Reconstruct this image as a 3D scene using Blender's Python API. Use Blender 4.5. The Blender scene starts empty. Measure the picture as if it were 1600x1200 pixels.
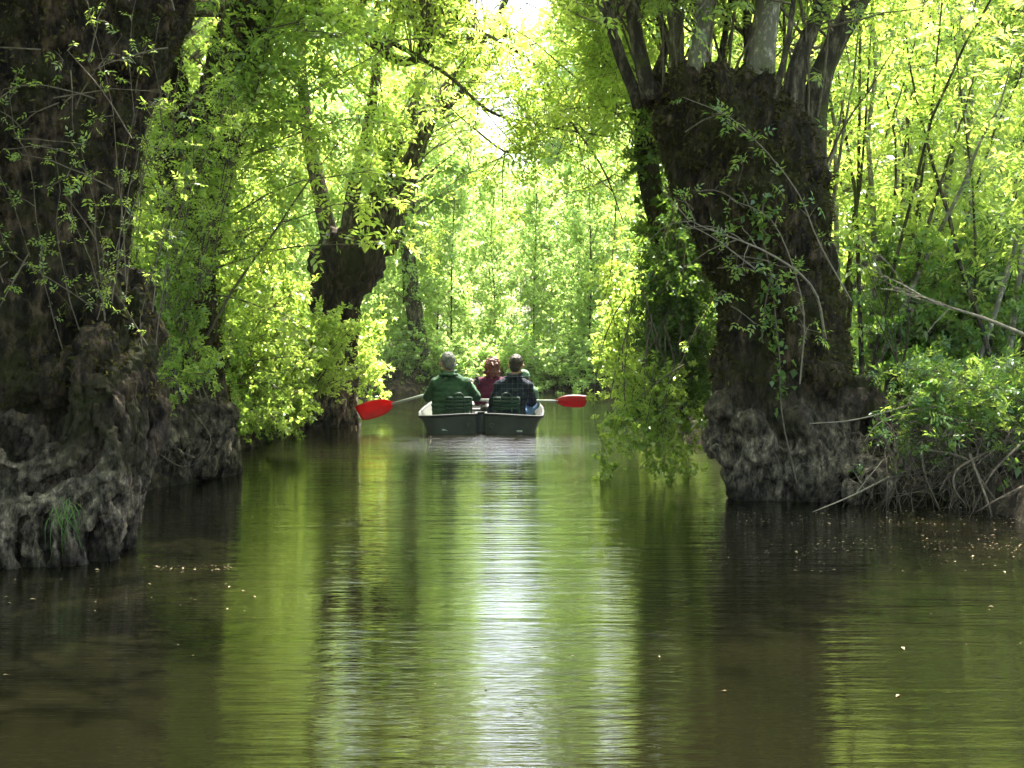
import bpy, math, random
import numpy as np
from mathutils import Vector, Matrix

sc = bpy.context.scene
C = sc.collection
R = math.radians
# ------------------------------------------------------------------ camera, sky, sun, exposure
CAM_H, F, PITCH = 1.10, 1931.0, math.atan(74 / 1931.0)
cam_d = bpy.data.cameras.new('camera')
cam = bpy.data.objects.new('camera', cam_d); C.objects.link(cam)
cam.location = (0, 0, CAM_H)
cam.rotation_euler = (R(90) - PITCH, 0, 0)
cam_d.sensor_width = 36.0
cam_d.lens = 36.0 * F / 1600.0
cam_d.clip_end = 2000
cam_d.clip_start = 0.05
sc.camera = cam

SUN_EL, SUN_AZ = 62.0, 16.0            # azimuth measured from +Y towards +X
sun_dir = Vector((math.sin(R(SUN_AZ)) * math.cos(R(SUN_EL)), math.cos(R(SUN_AZ)) * math.cos(R(SUN_EL)), math.sin(R(SUN_EL))))
world = bpy.data.worlds.new('World'); sc.world = world; world.use_nodes = True
wn = world.node_tree; wn.nodes.clear()
sky = wn.nodes.new('ShaderNodeTexSky'); sky.sky_type = 'NISHITA'; sky.sun_disc = False
sky.sun_elevation = R(SUN_EL); sky.sun_rotation = R(SUN_AZ)
sky.air_density = 1.0; sky.dust_density = 5.0; sky.ozone_density = 1.0
bg = wn.nodes.new('ShaderNodeBackground'); bg.inputs[1].default_value = 0.15
wo = wn.nodes.new('ShaderNodeOutputWorld')
wn.links.new(sky.outputs[0], bg.inputs[0]); wn.links.new(bg.outputs[0], wo.inputs[0])
sun_d = bpy.data.lights.new('sun', 'SUN'); sun_d.energy = 5.0; sun_d.angle = R(0.5); sun_d.color = (1, .95, .86)
sun = bpy.data.objects.new('sun', sun_d); C.objects.link(sun)
sun.rotation_euler = sun_dir.to_track_quat('Z', 'Y').to_euler()
sun.location = (0, 0, 30)
sc.view_settings.view_transform = 'Standard'; sc.view_settings.look = 'None'
sc.view_settings.exposure = 2.6; sc.view_settings.gamma = 1.0
cy = sc.cycles
cy.use_denoising = True
cy.max_bounces = 7; cy.diffuse_bounces = 4; cy.glossy_bounces = 3; cy.transmission_bounces = 3; cy.transparent_max_bounces = 6
cy.use_adaptive_sampling = True; cy.adaptive_threshold = 0.02
cy.sample_clamp_indirect = 6.0

# ------------------------------------------------------------------ helpers
rng = np.random.default_rng(7)

def P(px, py, Y):
    """world point at depth Y seen at pixel (px, py) of the 1600x1200 picture"""
    a = (px - 800) / F; b = (600 - py) / F
    cp, sp = math.cos(PITCH), math.sin(PITCH)
    dy = cp + b * sp; dz = -sp + b * cp
    return np.array([a / dy * Y, Y, CAM_H + dz / dy * Y])

def norm(v):
    return v / np.maximum(np.linalg.norm(v, axis=-1, keepdims=True), 1e-9)

def _hash(ix, iy, iz, s):
    h = (ix * 374761393 + iy * 668265263 + iz * 2147483647 + s * 1274126177) & 0xffffffff
    h = ((h ^ (h >> 13)) * 1274126177) & 0xffffffff
    h = (h ^ (h >> 16)) & 0xffff
    return h / 65535.0

def vnoise(p, seed=0):
    p = np.asarray(p, float); i = np.floor(p).astype(np.int64); f = p - i
    u = f * f * (3 - 2 * f)
    r = 0
    for dx in (0, 1):
        for dy in (0, 1):
            for dz in (0, 1):
                w = (u[..., 0] if dx else 1 - u[..., 0]) * (u[..., 1] if dy else 1 - u[..., 1]) * (u[..., 2] if dz else 1 - u[..., 2])
                r = r + w * _hash(i[..., 0] + dx, i[..., 1] + dy, i[..., 2] + dz, seed)
    return r

def fbm(p, o=4, seed=0):
    p = np.asarray(p, float); a = .5; t = 0; n = 0
    for k in range(o):
        t = t + a * vnoise(p * (2 ** k), seed + k * 17); n += a; a *= .5
    return t / n

class Geo:
    """collects vertices and quads / triangles, with a value per face"""
    def __init__(s): s.v = []; s.q = []; s.t = []; s.qt = []; s.n = 0
    def add(s, v, q=None, t=None, tint=None):
        v = np.asarray(v, float).reshape(-1, 3)
        if q is not None and len(q):
            q = np.asarray(q, np.int64).reshape(-1, 4); s.q.append(q + s.n)
            s.qt.append(np.zeros(len(q)) if tint is None else tint)
        if t is not None and len(t): s.t.append(np.asarray(t, np.int64).reshape(-1, 3) + s.n)
        s.v.append(v); s.n += len(v)
    def mesh(s, name, smooth=True, tint=False):
        me = bpy.data.meshes.new(name)
        v = np.concatenate(s.v) if s.v else np.zeros((0, 3))
        q = np.concatenate(s.q) if s.q else np.zeros((0, 4), np.int64)
        t = np.concatenate(s.t) if s.t else np.zeros((0, 3), np.int64)
        me.vertices.add(len(v)); me.vertices.foreach_set('co', v.astype(np.float32).ravel())
        nl = len(q) * 4 + len(t) * 3
        me.loops.add(nl); me.loops.foreach_set('vertex_index', np.concatenate([q.ravel(), t.ravel()]).astype(np.int32))
        me.polygons.add(len(q) + len(t))
        st = np.concatenate([np.arange(len(q)) * 4, len(q) * 4 + np.arange(len(t)) * 3]).astype(np.int32)
        me.polygons.foreach_set('loop_start', st)
        if smooth: me.polygons.foreach_set('use_smooth', np.ones(len(q) + len(t), bool))
        if tint:
            at = me.attributes.new('tint', 'FLOAT', 'FACE')
            at.data.foreach_set('value', np.concatenate(s.qt + [np.zeros(len(t))]).astype(np.float32))
        me.update(calc_edges=True)
        return me

def link(name, me, mat, parent=None, loc=None):
    o = bpy.data.objects.new(name, me); C.objects.link(o)
    if mat is not None and not me.materials: me.materials.append(mat)
    if parent is not None: o.parent = parent; o.matrix_parent_inverse = Matrix.Translation(-Vector(parent.location))
    if loc is not None: o.location = loc
    return o

def empty(name, loc, label, cat, group=None):
    e = bpy.data.objects.new(name, None); C.objects.link(e); e.location = loc; e.empty_display_size = .1
    tag(e, label, cat, group); return e

def tag(o, label=None, cat=None, group=None, kind=None):
    if label: o['label'] = label
    if cat: o['category'] = cat
    if group: o['group'] = group
    if kind: o['kind'] = kind
    return o

def smoothpath(pts, rad, n):
    """Catmull-Rom through pts (m,3) with radii (m), n samples"""
    pts = np.asarray(pts, float); rad = np.asarray(rad, float) * np.ones(len(pts))
    a = np.column_stack([pts, rad]); a = np.vstack([2 * a[0] - a[1], a, 2 * a[-1] - a[-2]])
    m = len(pts) - 1; out = []
    for u in np.linspace(0, m - 1e-6, n):
        i = int(u); f = u - i; p0, p1, p2, p3 = a[i:i + 4]
        out.append(.5 * ((2 * p1) + (-p0 + p2) * f + (2 * p0 - 5 * p1 + 4 * p2 - p3) * f * f + (-p0 + 3 * p1 - 3 * p2 + p3) * f ** 3))
    out = np.array(out); return out[:, :3], np.maximum(out[:, 3], .001)

def tubes(g, paths, radii, sides=6, caps=False, tint=None):
    """paths (n,k,3), radii (n,k)"""
    paths = np.asarray(paths, float); radii = np.asarray(radii, float)
    n, k, _ = paths.shape
    if n == 0: return
    tan = norm(np.gradient(paths, axis=1)) if k > 2 else norm(np.repeat(paths[:, 1:2] - paths[:, :1], 2, axis=1))
    ref = np.where(np.abs(tan[:, :1, 2:3]) > .8, np.array([[[1., 0, 0]]]), np.array([[[0, 0, 1.]]]))
    ref = np.repeat(ref, k, axis=1)
    s = norm(np.cross(tan, ref)); u = np.cross(s, tan)
    ang = np.arange(sides) * 2 * math.pi / sides
    ring = paths[:, :, None] + radii[:, :, None, None] * (s[:, :, None] * np.cos(ang)[None, None, :, None] + u[:, :, None] * np.sin(ang)[None, None, :, None])
    v = ring.reshape(-1, 3)
    i, j, m = np.meshgrid(np.arange(n), np.arange(k - 1), np.arange(sides), indexing='ij')
    b = (i * k + j) * sides; m2 = (m + 1) % sides
    q = np.stack([b + m, b + m2, b + sides + m2, b + sides + m], -1).reshape(-1, 4)
    t = []
    if caps:
        base = len(v); v = np.vstack([v, paths[:, 0], paths[:, -1]])
        for a in range(n):
            for m_ in range(sides):
                mm = (m_ + 1) % sides
                t.append((base + a, a * k * sides + mm, a * k * sides + m_))
                e = (a * k + k - 1) * sides
                t.append((base + n + a, e + m_, e + mm))
    g.add(v, q, t if t else None, None if tint is None else np.full(len(q), tint))

def tube(g, pts, rad, n=12, sides=8, caps=True):
    p, r = smoothpath(pts, rad, n); tubes(g, p[None], r[None], sides, caps)

def ellipsoid(g, c, r, nu=14, nv=10, rot=None):
    c = np.asarray(c, float); r = np.asarray(r, float) * np.ones(3)
    th = np.linspace(0, math.pi, nv + 1)[1:-1]; ph = np.arange(nu) * 2 * math.pi / nu
    v = [(0, 0, 1)] + [(math.sin(a) * math.cos(b), math.sin(a) * math.sin(b), math.cos(a)) for a in th for b in ph] + [(0, 0, -1)]
    v = np.array(v) * r
    if rot is not None: v = v @ np.array(rot).T
    q, t = [], []
    for m in range(nu):
        mm = (m + 1) % nu
        t.append((0, 1 + m, 1 + mm)); e = 1 + (nv - 2) * nu
        t.append((len(v) - 1, e + mm, e + m))
        for i in range(nv - 2): q.append((1 + i * nu + m, 1 + (i + 1) * nu + m, 1 + (i + 1) * nu + mm, 1 + i * nu + mm))
    g.add(v + c, q, t)

def box(g, c, s, rot=None):
    v = np.array([(x, y, z) for x in (-.5, .5) for y in (-.5, .5) for z in (-.5, .5)]) * np.asarray(s)
    if rot is not None: v = v @ np.array(rot).T
    q = [(0, 1, 3, 2), (4, 6, 7, 5), (0, 4, 5, 1), (2, 3, 7, 6), (0, 2, 6, 4), (1, 5, 7, 3)]
    g.add(v + np.asarray(c), q)

def organic(name, g, voxel, mat, parent=None, disp=None, smooth_it=2):
    """join closed pieces into one skin and push its surface in and out"""
    me = g.mesh(name + '_raw'); o = bpy.data.objects.new('tmp', me); C.objects.link(o)
    md = o.modifiers.new('r', 'REMESH'); md.mode = 'VOXEL'; md.voxel_size = voxel
    if smooth_it:
        sm = o.modifiers.new('s', 'SMOOTH'); sm.factor = .5; sm.iterations = smooth_it
    dg = bpy.context.evaluated_depsgraph_get(); ev = o.evaluated_get(dg)
    m2 = bpy.data.meshes.new_from_object(ev); bpy.data.objects.remove(o); bpy.data.meshes.remove(me)
    m2.name = name
    if disp is not None:
        n = len(m2.vertices); co = np.empty(n * 3, np.float32); m2.vertices.foreach_get('co', co); co = co.reshape(-1, 3)
        no = np.empty(n * 3, np.float32); m2.vertices.foreach_get('normal', no); no = no.reshape(-1, 3)
        d = disp(co.astype(float), no.astype(float))
        co = co + no * d[:, None]
        m2.vertices.foreach_set('co', co.astype(np.float32).ravel()); m2.update()
    m2.polygons.foreach_set('use_smooth', np.ones(len(m2.polygons), bool))
    m2.materials.clear()
    return link(name, m2, mat, parent)

# ------------------------------------------------------------------ materials
def mat_new(name):
    m = bpy.data.materials.new(name); m.use_nodes = True; nt = m.node_tree; nt.nodes.clear()
    out = nt.nodes.new('ShaderNodeOutputMaterial'); return m, nt, out

def N(nt, t, **kw):
    n = nt.nodes.new(t)
    for k, v in kw.items():
        if k.startswith('i_'):
            n.inputs[int(k[2:]) if k[2:].isdigit() else k[2:].replace('_', ' ')].default_value = v
        else: setattr(n, k, v)
    return n

def ramp(nt, fac, stops):
    r = nt.nodes.new('ShaderNodeValToRGB'); e = r.color_ramp.elements
    while len(e) < len(stops): e.new(.5)
    for k, (p, c) in enumerate(stops): e[k].position = p; e[k].color = (*c, 1)
    nt.links.new(fac, r.inputs[0]); return r.outputs[0]

def noise(nt, vec, scale, detail=4, rough=.55, mscale=None):
    if mscale is not None:
        mp = N(nt, 'ShaderNodeMapping'); mp.inputs['Scale'].default_value = mscale
        nt.links.new(vec, mp.inputs[0]); vec = mp.outputs[0]
    n = N(nt, 'ShaderNodeTexNoise'); n.inputs['Scale'].default_value = scale; n.inputs['Detail'].default_value = detail
    n.inputs['Roughness'].default_value = rough; nt.links.new(vec, n.inputs['Vector']); return n.outputs['Fac']

def geo_pos(nt): return N(nt, 'ShaderNodeNewGeometry').outputs['Position']

def mat_plain(name, col, rough=.6, spec=.4, vary=.25, scale=20, metal=0, bump=.0, trans=None):
    m, nt, out = mat_new(name); L = nt.links.new
    b = N(nt, 'ShaderNodeBsdfPrincipled'); b.inputs['Roughness'].default_value = rough; b.inputs['Metallic'].default_value = metal
    b.inputs['Specular IOR Level'].default_value = spec
    tc = N(nt, 'ShaderNodeTexCoord').outputs['Object']
    f = noise(nt, tc, scale, 3)
    c = ramp(nt, f, [(.3, tuple(x * (1 - vary) for x in col)), (.7, tuple(min(1, x * (1 + vary)) for x in col))])
    L(c, b.inputs['Base Color'])
    if bump:
        bp = N(nt, 'ShaderNodeBump'); bp.inputs['Strength'].default_value = bump; bp.inputs['Distance'].default_value = .01
        L(noise(nt, tc, scale * 3, 3), bp.inputs['Height']); L(bp.outputs[0], b.inputs['Normal'])
    if trans:
        tr = N(nt, 'ShaderNodeBsdfTranslucent'); tr.inputs[0].default_value = (*trans, 1)
        mx = N(nt, 'ShaderNodeMixShader'); mx.inputs[0].default_value = .45
        L(b.outputs[0], mx.inputs[1]); L(tr.outputs[0], mx.inputs[2]); L(mx.outputs[0], out.inputs[0])
    else: L(b.outputs[0], out.inputs[0])
    return m

def mat_leaf(name, lo, mid, hi, tlo, thi, gloss=.05, rough=.35, tmix=.5):
    m, nt, out = mat_new(name); L = nt.links.new
    at = N(nt, 'ShaderNodeAttribute', attribute_name='tint').outputs['Fac']
    big = noise(nt, geo_pos(nt), .9, 2)
    mr = N(nt, 'ShaderNodeMath', operation='MULTIPLY_ADD'); mr.inputs[1].default_value = .9; mr.inputs[2].default_value = -.45
    L(big, mr.inputs[0])
    ad = N(nt, 'ShaderNodeMath', operation='ADD', use_clamp=True); L(at, ad.inputs[0]); L(mr.outputs[0], ad.inputs[1])
    col = ramp(nt, ad.outputs[0], [(0, lo), (.5, mid), (1, hi)])
    tcol = ramp(nt, ad.outputs[0], [(0, tlo), (1, thi)])
    d = N(nt, 'ShaderNodeBsdfDiffuse'); L(col, d.inputs[0])
    t = N(nt, 'ShaderNodeBsdfTranslucent'); L(tcol, t.inputs[0])
    mx = N(nt, 'ShaderNodeMixShader'); mx.inputs[0].default_value = tmix; L(d.outputs[0], mx.inputs[1]); L(t.outputs[0], mx.inputs[2])
    gl = N(nt, 'ShaderNodeBsdfGlossy'); gl.inputs['Roughness'].default_value = rough; gl.inputs['Color'].default_value = (.9, .95, .9, 1)
    m2 = N(nt, 'ShaderNodeMixShader'); m2.inputs[0].default_value = gloss; L(mx.outputs[0], m2.inputs[1]); L(gl.outputs[0], m2.inputs[2])
    L(m2.outputs[0], out.inputs[0]); return m

def mat_bark(name, dark, light, moss, moss_amt=.5, scale=9, flood=None, floodcol=(.2, .18, .15), bump=.9, stretch=.3):
    m, nt, out = mat_new(name); L = nt.links.new
    pos = geo_pos(nt)
    b = N(nt, 'ShaderNodeBsdfPrincipled'); b.inputs['Roughness'].default_value = .85; b.inputs['Specular IOR Level'].default_value = .2
    f = noise(nt, pos, scale * 1.6, 10, .72, (1, 1, stretch))
    c = ramp(nt, f, [(.42, dark), (.50, tuple((a + b_) * .35 for a, b_ in zip(dark, light))), (.56, light), (.66, tuple(x * 2.2 for x in light))])
    if flood is not None:
        sx = N(nt, 'ShaderNodeSeparateXYZ'); L(pos, sx.inputs[0])
        nz = noise(nt, pos, 2.5, 4)
        a = N(nt, 'ShaderNodeMath', operation='MULTIPLY_ADD'); a.inputs[1].default_value = .8; L(nz, a.inputs[0]); L(sx.outputs[2], a.inputs[2])
        r = ramp(nt, a.outputs[0], [(0, (1, 1, 1)), (1, (0, 0, 0))])
        mr = N(nt, 'ShaderNodeMapRange'); mr.inputs[1].default_value = flood; mr.inputs[2].default_value = flood + .5; mr.inputs[3].default_value = 1; mr.inputs[4].default_value = 0
        L(a.outputs[0], mr.inputs[0])
        fc = ramp(nt, noise(nt, pos, scale * 2.2, 10, .74, (1, 1, .5)), [(.40, tuple(x * .06 for x in floodcol)), (.48, tuple(x * .5 for x in floodcol)), (.56, floodcol), (.64, tuple(x * 2.3 for x in floodcol))])
        mx = N(nt, 'ShaderNodeMix', data_type='RGBA'); L(mr.outputs[0], mx.inputs[0]); L(c, mx.inputs[6]); L(fc, mx.inputs[7]); c = mx.outputs[2]
    mm = ramp(nt, noise(nt, pos, 3.2, 6, .6), [(.62 - moss_amt * .25, (0, 0, 0)), (.72 - moss_amt * .25, (1, 1, 1))])
    mc = ramp(nt, noise(nt, pos, 60, 3), [(.3, tuple(x * .5 for x in moss)), (.7, moss)])
    if flood is not None:
        wet = N(nt, 'ShaderNodeMapRange'); wet.inputs[1].default_value = .30; wet.inputs[2].default_value = .50; wet.inputs[3].default_value = .22; wet.inputs[4].default_value = 1
        wa = N(nt, 'ShaderNodeMath', operation='MULTIPLY_ADD'); wa.inputs[1].default_value = .6; L(noise(nt, pos, 6, 4), wa.inputs[0]); L(sx.outputs[2], wa.inputs[2]); L(wa.outputs[0], wet.inputs[0])
        wm = N(nt, 'ShaderNodeMix', data_type='RGBA', blend_type='MULTIPLY'); wm.inputs[0].default_value = 1; L(c, wm.inputs[6]); L(wet.outputs[0], wm.inputs[7]); c = wm.outputs[2]
        inv = N(nt, 'ShaderNodeMath', operation='SUBTRACT'); inv.inputs[0].default_value = 1; L(mr.outputs[0], inv.inputs[1])
        ml = N(nt, 'ShaderNodeMath', operation='MULTIPLY'); L(mm, ml.inputs[0]); L(inv.outputs[0], ml.inputs[1]); mm = ml.outputs[0]
    mx2 = N(nt, 'ShaderNodeMix', data_type='RGBA'); L(mm, mx2.inputs[0]); L(c, mx2.inputs[6]); L(mc, mx2.inputs[7])
    L(mx2.outputs[2], b.inputs['Base Color'])
    bp = N(nt, 'ShaderNodeBump'); bp.inputs['Strength'].default_value = bump; bp.inputs['Distance'].default_value = .05
    L(noise(nt, pos, scale * 2.2, 8, .7, (1, 1, stretch)), bp.inputs['Height']); L(bp.outputs[0], b.inputs['Normal'])
    L(b.outputs[0], out.inputs[0]); return m

M = {}
M['leaf'] = mat_leaf('ash_leaf', (.05, .12, .015), (.13, .23, .035), (.25, .35, .07), (.28, .50, .05), (.70, .86, .15), tmix=.6)
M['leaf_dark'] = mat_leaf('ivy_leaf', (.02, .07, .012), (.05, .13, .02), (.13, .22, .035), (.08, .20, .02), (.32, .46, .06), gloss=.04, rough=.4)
M['leaf_far_hazed'] = mat_leaf('far_leaf_hazed', (.11, .20, .04), (.20, .31, .07), (.28, .40, .12), (.40, .66, .13), (.70, .90, .28), tmix=.58)  # far leaves coloured paler and brighter, haze put into the leaf colour
M['nettle'] = mat_leaf('nettle_leaf', (.03, .11, .02), (.07, .19, .03), (.18, .29, .05), (.16, .38, .04), (.48, .62, .09))
M['dry'] = mat_leaf('dry_stalk', (.10, .08, .05), (.2, .16, .1), (.32, .27, .18), (.1, .08, .05), (.2, .17, .1))
M['moss'] = mat_leaf('moss', (.02, .017, .006), (.055, .05, .015), (.11, .10, .03), (.02, .02, .005), (.08, .09, .02), gloss=0, tmix=.25)
M['twig'] = mat_plain('twig_bark', (.13, .11, .075), .85, .2, .4, 30)
M['twig_pale'] = mat_plain('pale_twig', (.22, .19, .14), .8, .2, .3, 30)
M['root_grey'] = mat_plain('grey_root', (.10, .08, .058), .85, .2, .6, 25, bump=.4)
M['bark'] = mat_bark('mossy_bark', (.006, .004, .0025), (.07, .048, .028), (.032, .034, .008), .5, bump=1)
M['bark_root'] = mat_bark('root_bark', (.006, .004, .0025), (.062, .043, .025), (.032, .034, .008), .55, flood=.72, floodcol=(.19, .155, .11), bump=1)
M['bark_smooth'] = mat_bark('smooth_ash_bark', (.16, .15, .115), (.30, .28, .21), (.12, .13, .04), .15, 14, bump=.35, stretch=.6)
M['bark_limb'] = mat_bark('limb_bark', (.03, .025, .018), (.12, .10, .07), (.07, .08, .02), .3, 14, bump=.6)
M['earth'] = mat_bark('bank_earth', (.018, .014, .009), (.075, .055, .035), (.04, .06, .015), .35, 5, stretch=1)

def mat_water():
    m, nt, out = mat_new('river_water'); L = nt.links.new
    pos = geo_pos(nt)
    b = N(nt, 'ShaderNodeBsdfPrincipled'); b.inputs['Roughness'].default_value = .02; b.inputs['IOR'].default_value = 1.55
    c = ramp(nt, noise(nt, pos, .5, 3), [(.3, (.0032, .0036, .0013)), (.7, (.0065, .0062, .0026))]); L(c, b.inputs['Base Color'])
    n1 = noise(nt, pos, 1.0, 4, .6, (1.2, 10.5, 1))
    n2 = noise(nt, pos, 1.0, 3, .6, (5.5, 32.0, 1))
    n3 = noise(nt, pos, 1.0, 2, .5, (.35, 1.7, 1))
    a = N(nt, 'ShaderNodeMath', operation='MULTIPLY_ADD'); a.inputs[1].default_value = .22; L(n2, a.inputs[0]); L(n1, a.inputs[2])
    wk = N(nt, 'ShaderNodeMapping', vector_type='TEXTURE'); wk.inputs['Location'].default_value = (-.36, 12.6, 0); wk.inputs['Scale'].default_value = (1.5, 2.2, 5); L(pos, wk.inputs[0])
    wl = N(nt, 'ShaderNodeVectorMath', operation='LENGTH'); L(wk.outputs[0], wl.inputs[0])
    wr = N(nt, 'ShaderNodeMapRange'); wr.inputs[1].default_value = .3; wr.inputs[2].default_value = 1.0; wr.inputs[3].default_value = 1.6; wr.inputs[4].default_value = 0; L(wl.outputs['Value'], wr.inputs[0])
    wa = N(nt, 'ShaderNodeMath', operation='ADD'); L(n3, wa.inputs[0]); L(wr.outputs[0], wa.inputs[1])
    a2 = N(nt, 'ShaderNodeMath', operation='MULTIPLY'); L(a.outputs[0], a2.inputs[0]); L(wa.outputs[0], a2.inputs[1])
    bp = N(nt, 'ShaderNodeBump'); bp.inputs['Strength'].default_value = 1; bp.inputs['Distance'].default_value = .013
    L(a2.outputs[0], bp.inputs['Height']); L(bp.outputs[0], b.inputs['Normal'])
    L(b.outputs[0], out.inputs[0]); return m
M['water'] = mat_water()

# ------------------------------------------------------------------ ground and water
CH = np.array([(-.2, -30, 3.2), (.3, -5, 3.2), (.45, 5, 2.9), (.3, 7.2, 2.7), (-.05, 8.4, 2.35), (-.35, 10, 2.15), (-.35, 13, 2.2), (-.2, 16, 2.35),
               (-.3, 21.3, 3.1), (3.5, 22.3, 2.7), (8, 24, 2.4), (18, 27, 2.4), (60, 34, 2.6), (400, 60, 3)], float)
def sd_channel(x, y):
    best = np.full(np.shape(x), 1e9)
    for a, b in zip(CH[:-1], CH[1:]):
        d = b[:2] - a[:2]; t = np.clip(((x - a[0]) * d[0] + (y - a[1]) * d[1]) / (d @ d), 0, 1)
        dist = np.hypot(x - a[0] - t * d[0], y - a[1] - t * d[1]) - (a[2] + t * (b[2] - a[2]))
        best = np.minimum(best, dist)
    return best
def ground_z(x, y):
    x = np.asarray(x, float); y = np.asarray(y, float); s = sd_channel(x, y)
    p = np.stack([x, y, x * 0], -1)
    s = s + (fbm(p * 1.6, 3, 5) - .5) * .5
    z = np.interp(s, [-3, -.8, -.1, .12, .45, 1.5, 6, 400], [-1.2, -.9, -.35, .12, .42, .62, .75, .75])
    return z + (fbm(p * 2.3, 4, 9) - .5) * .22 * np.clip(s + .3, 0, 1)
def ground():
    def ax(lo, hi, step, far, n):
        m = np.arange(lo, hi, step); g = np.geomspace(1, far, n)
        return np.concatenate([lo - g[::-1], m, hi + g])
    xs = ax(-9, 9, .11, 500, 26); ys = ax(-6, 30, .13, 700, 30)
    X, Y = np.meshgrid(xs, ys); Z = ground_z(X, Y); nx, ny = len(xs), len(ys)
    g = Geo(); i, j = np.meshgrid(np.arange(ny - 1), np.arange(nx - 1), indexing='ij'); b = i * nx + j
    g.add(np.stack([X, Y, Z], -1), np.stack([b, b + 1, b + nx + 1, b + nx], -1))
    return tag(link('ground', g.mesh('ground'), M['earth']), kind='structure')
ground()
g = Geo(); g.add([(-40, -30, 0), (420, -30, 0), (420, 80, 0), (-40, 80, 0)], [(0, 1, 2, 3)])
tag(link('water', g.mesh('water', False), M['water']), kind='structure')

# ------------------------------------------------------------------ foliage machinery
def leaf_quads(g, B, D, Nn, L, W, tint):
    S = norm(np.cross(D, Nn)); Nn = np.cross(S, D)
    L = L[:, None]; W = W[:, None]
    v = np.stack([B, B + D * L * .42 + S * W * .5 + Nn * W * .18, B + D * L - Nn * L * .12, B + D * L * .42 - S * W * .5 + Nn * W * .18], 1)
    q = np.arange(len(B) * 4).reshape(-1, 4)
    g.add(v.reshape(-1, 3), q, None, tint)

def leaves(g, B, D, L, kind='ash', r=rng, tint0=.5, tvar=.25):
    n = len(B)
    if n == 0: return
    up = norm(np.array([0, 0, 1.]) + r.normal(0, .55, (n, 3)))
    S = norm(np.cross(D, up)); U = np.cross(S, D)
    tc = np.clip(tint0 + r.normal(0, tvar * .8, n), 0, 1)
    if kind == 'ash':
        specs = [(.25, 1), (.25, -1), (.5, 1), (.5, -1), (.75, 1), (.75, -1), (.95, 0)]; lw = .34; ll = .5
    elif kind == 'ash5':
        specs = [(.3, 1), (.3, -1), (.65, 1), (.65, -1), (.95, 0)]; lw = .4; ll = .58
    elif kind == 'clump':
        specs = [(0, 9)] * 5; lw = .55; ll = .75
    elif kind == 'clump3':
        specs = [(0, 9)] * 3; lw = .62; ll = .9
    else:
        specs = [(0, 0)]; lw = .7; ll = 1.0
    for t, sg in specs:
        if sg == 9:
            d = norm(D * .35 + r.normal(0, .75, (n, 3))); b = B + r.normal(0, .18, (n, 3)) * L[:, None]; nn = norm(up + r.normal(0, .5, (n, 3)))
        elif sg == 0:
            d = D; b = B + D * (t * L[:, None]); nn = U + r.normal(0, .2, (n, 3))
        else:
            d = norm(D * .55 + S * sg - U * .15 + r.normal(0, .12, (n, 3))); b = B + D * (t * L[:, None]) - U * (t * t * L[:, None] * .12); nn = U + r.normal(0, .25, (n, 3))
        l = L * ll * r.uniform(.75, 1.15, n)
        leaf_quads(g, b, d, norm(nn), l, l * lw * r.uniform(.8, 1.2, n), np.clip(tc + r.normal(0, tvar * .4, n), 0, 1))

def bez(P0, Cc, P1, k, r, wob):
    t = np.linspace(0, 1, k)[None, :, None]
    p = (1 - t) ** 2 * P0[:, None] + 2 * t * (1 - t) * Cc[:, None] + t * t * P1[:, None]
    ln = np.linalg.norm(P1 - P0, axis=1)[:, None, None]
    w = np.cumsum(r.normal(0, 1, p.shape), 1) * t * wob * ln / math.sqrt(k)
    return p + w

def sample(paths, t):
    """positions and tangents at parameters t (n,m) on paths (n,k,3)"""
    n, k, _ = paths.shape; u = np.clip(t, 0, .9999) * (k - 1); i = u.astype(int); f = (u - i)[..., None]
    a = np.take_along_axis(paths, i[..., None].repeat(3, -1), 1); b = np.take_along_axis(paths, (i + 1)[..., None].repeat(3, -1), 1)
    return a + (b - a) * f, norm(b - a)

def twigs_leaves(w, lv, paths, r, ntw=14, tw=(.2, .45), t0=.2, nleaf=5, L=.14, kind='ash', up=.25, tr=.003, tint=.5, sag=.1, lift=None, spread=.75, tvar=.25):
    n = len(paths); t = r.uniform(t0, 1, (n, ntw)); t[:, 0] = 1
    p, tg = sample(paths, t); p = p.reshape(-1, 3); tg = tg.reshape(-1, 3)
    d = norm(tg * .55 + r.normal(0, spread, p.shape) + np.array([0, 0, up]))
    ln = r.uniform(tw[0], tw[1], len(p)) * (1.15 - .5 * t.reshape(-1))
    e = p + d * ln[:, None] - np.array([0, 0, 1]) * (sag * ln[:, None]); mid = p + d * ln[:, None] * .5
    path = np.stack([p, mid, e], 1)
    tubes(w, path, np.stack([np.full(len(p), tr), np.full(len(p), tr * .7), np.full(len(p), tr * .35)], 1), 3)
    tt = r.uniform(.15, 1, (len(p), nleaf)); tt[:, 0] = 1
    q, tq = sample(path, tt); q = q.reshape(-1, 3); tq = tq.reshape(-1, 3)
    dd = norm(tq * .5 + r.normal(0, .6, q.shape) + np.array([0, 0, -.05]))
    leaves(lv, q, dd, r.uniform(.7, 1.2, len(q)) * L, kind, r, tint, tvar)

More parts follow.
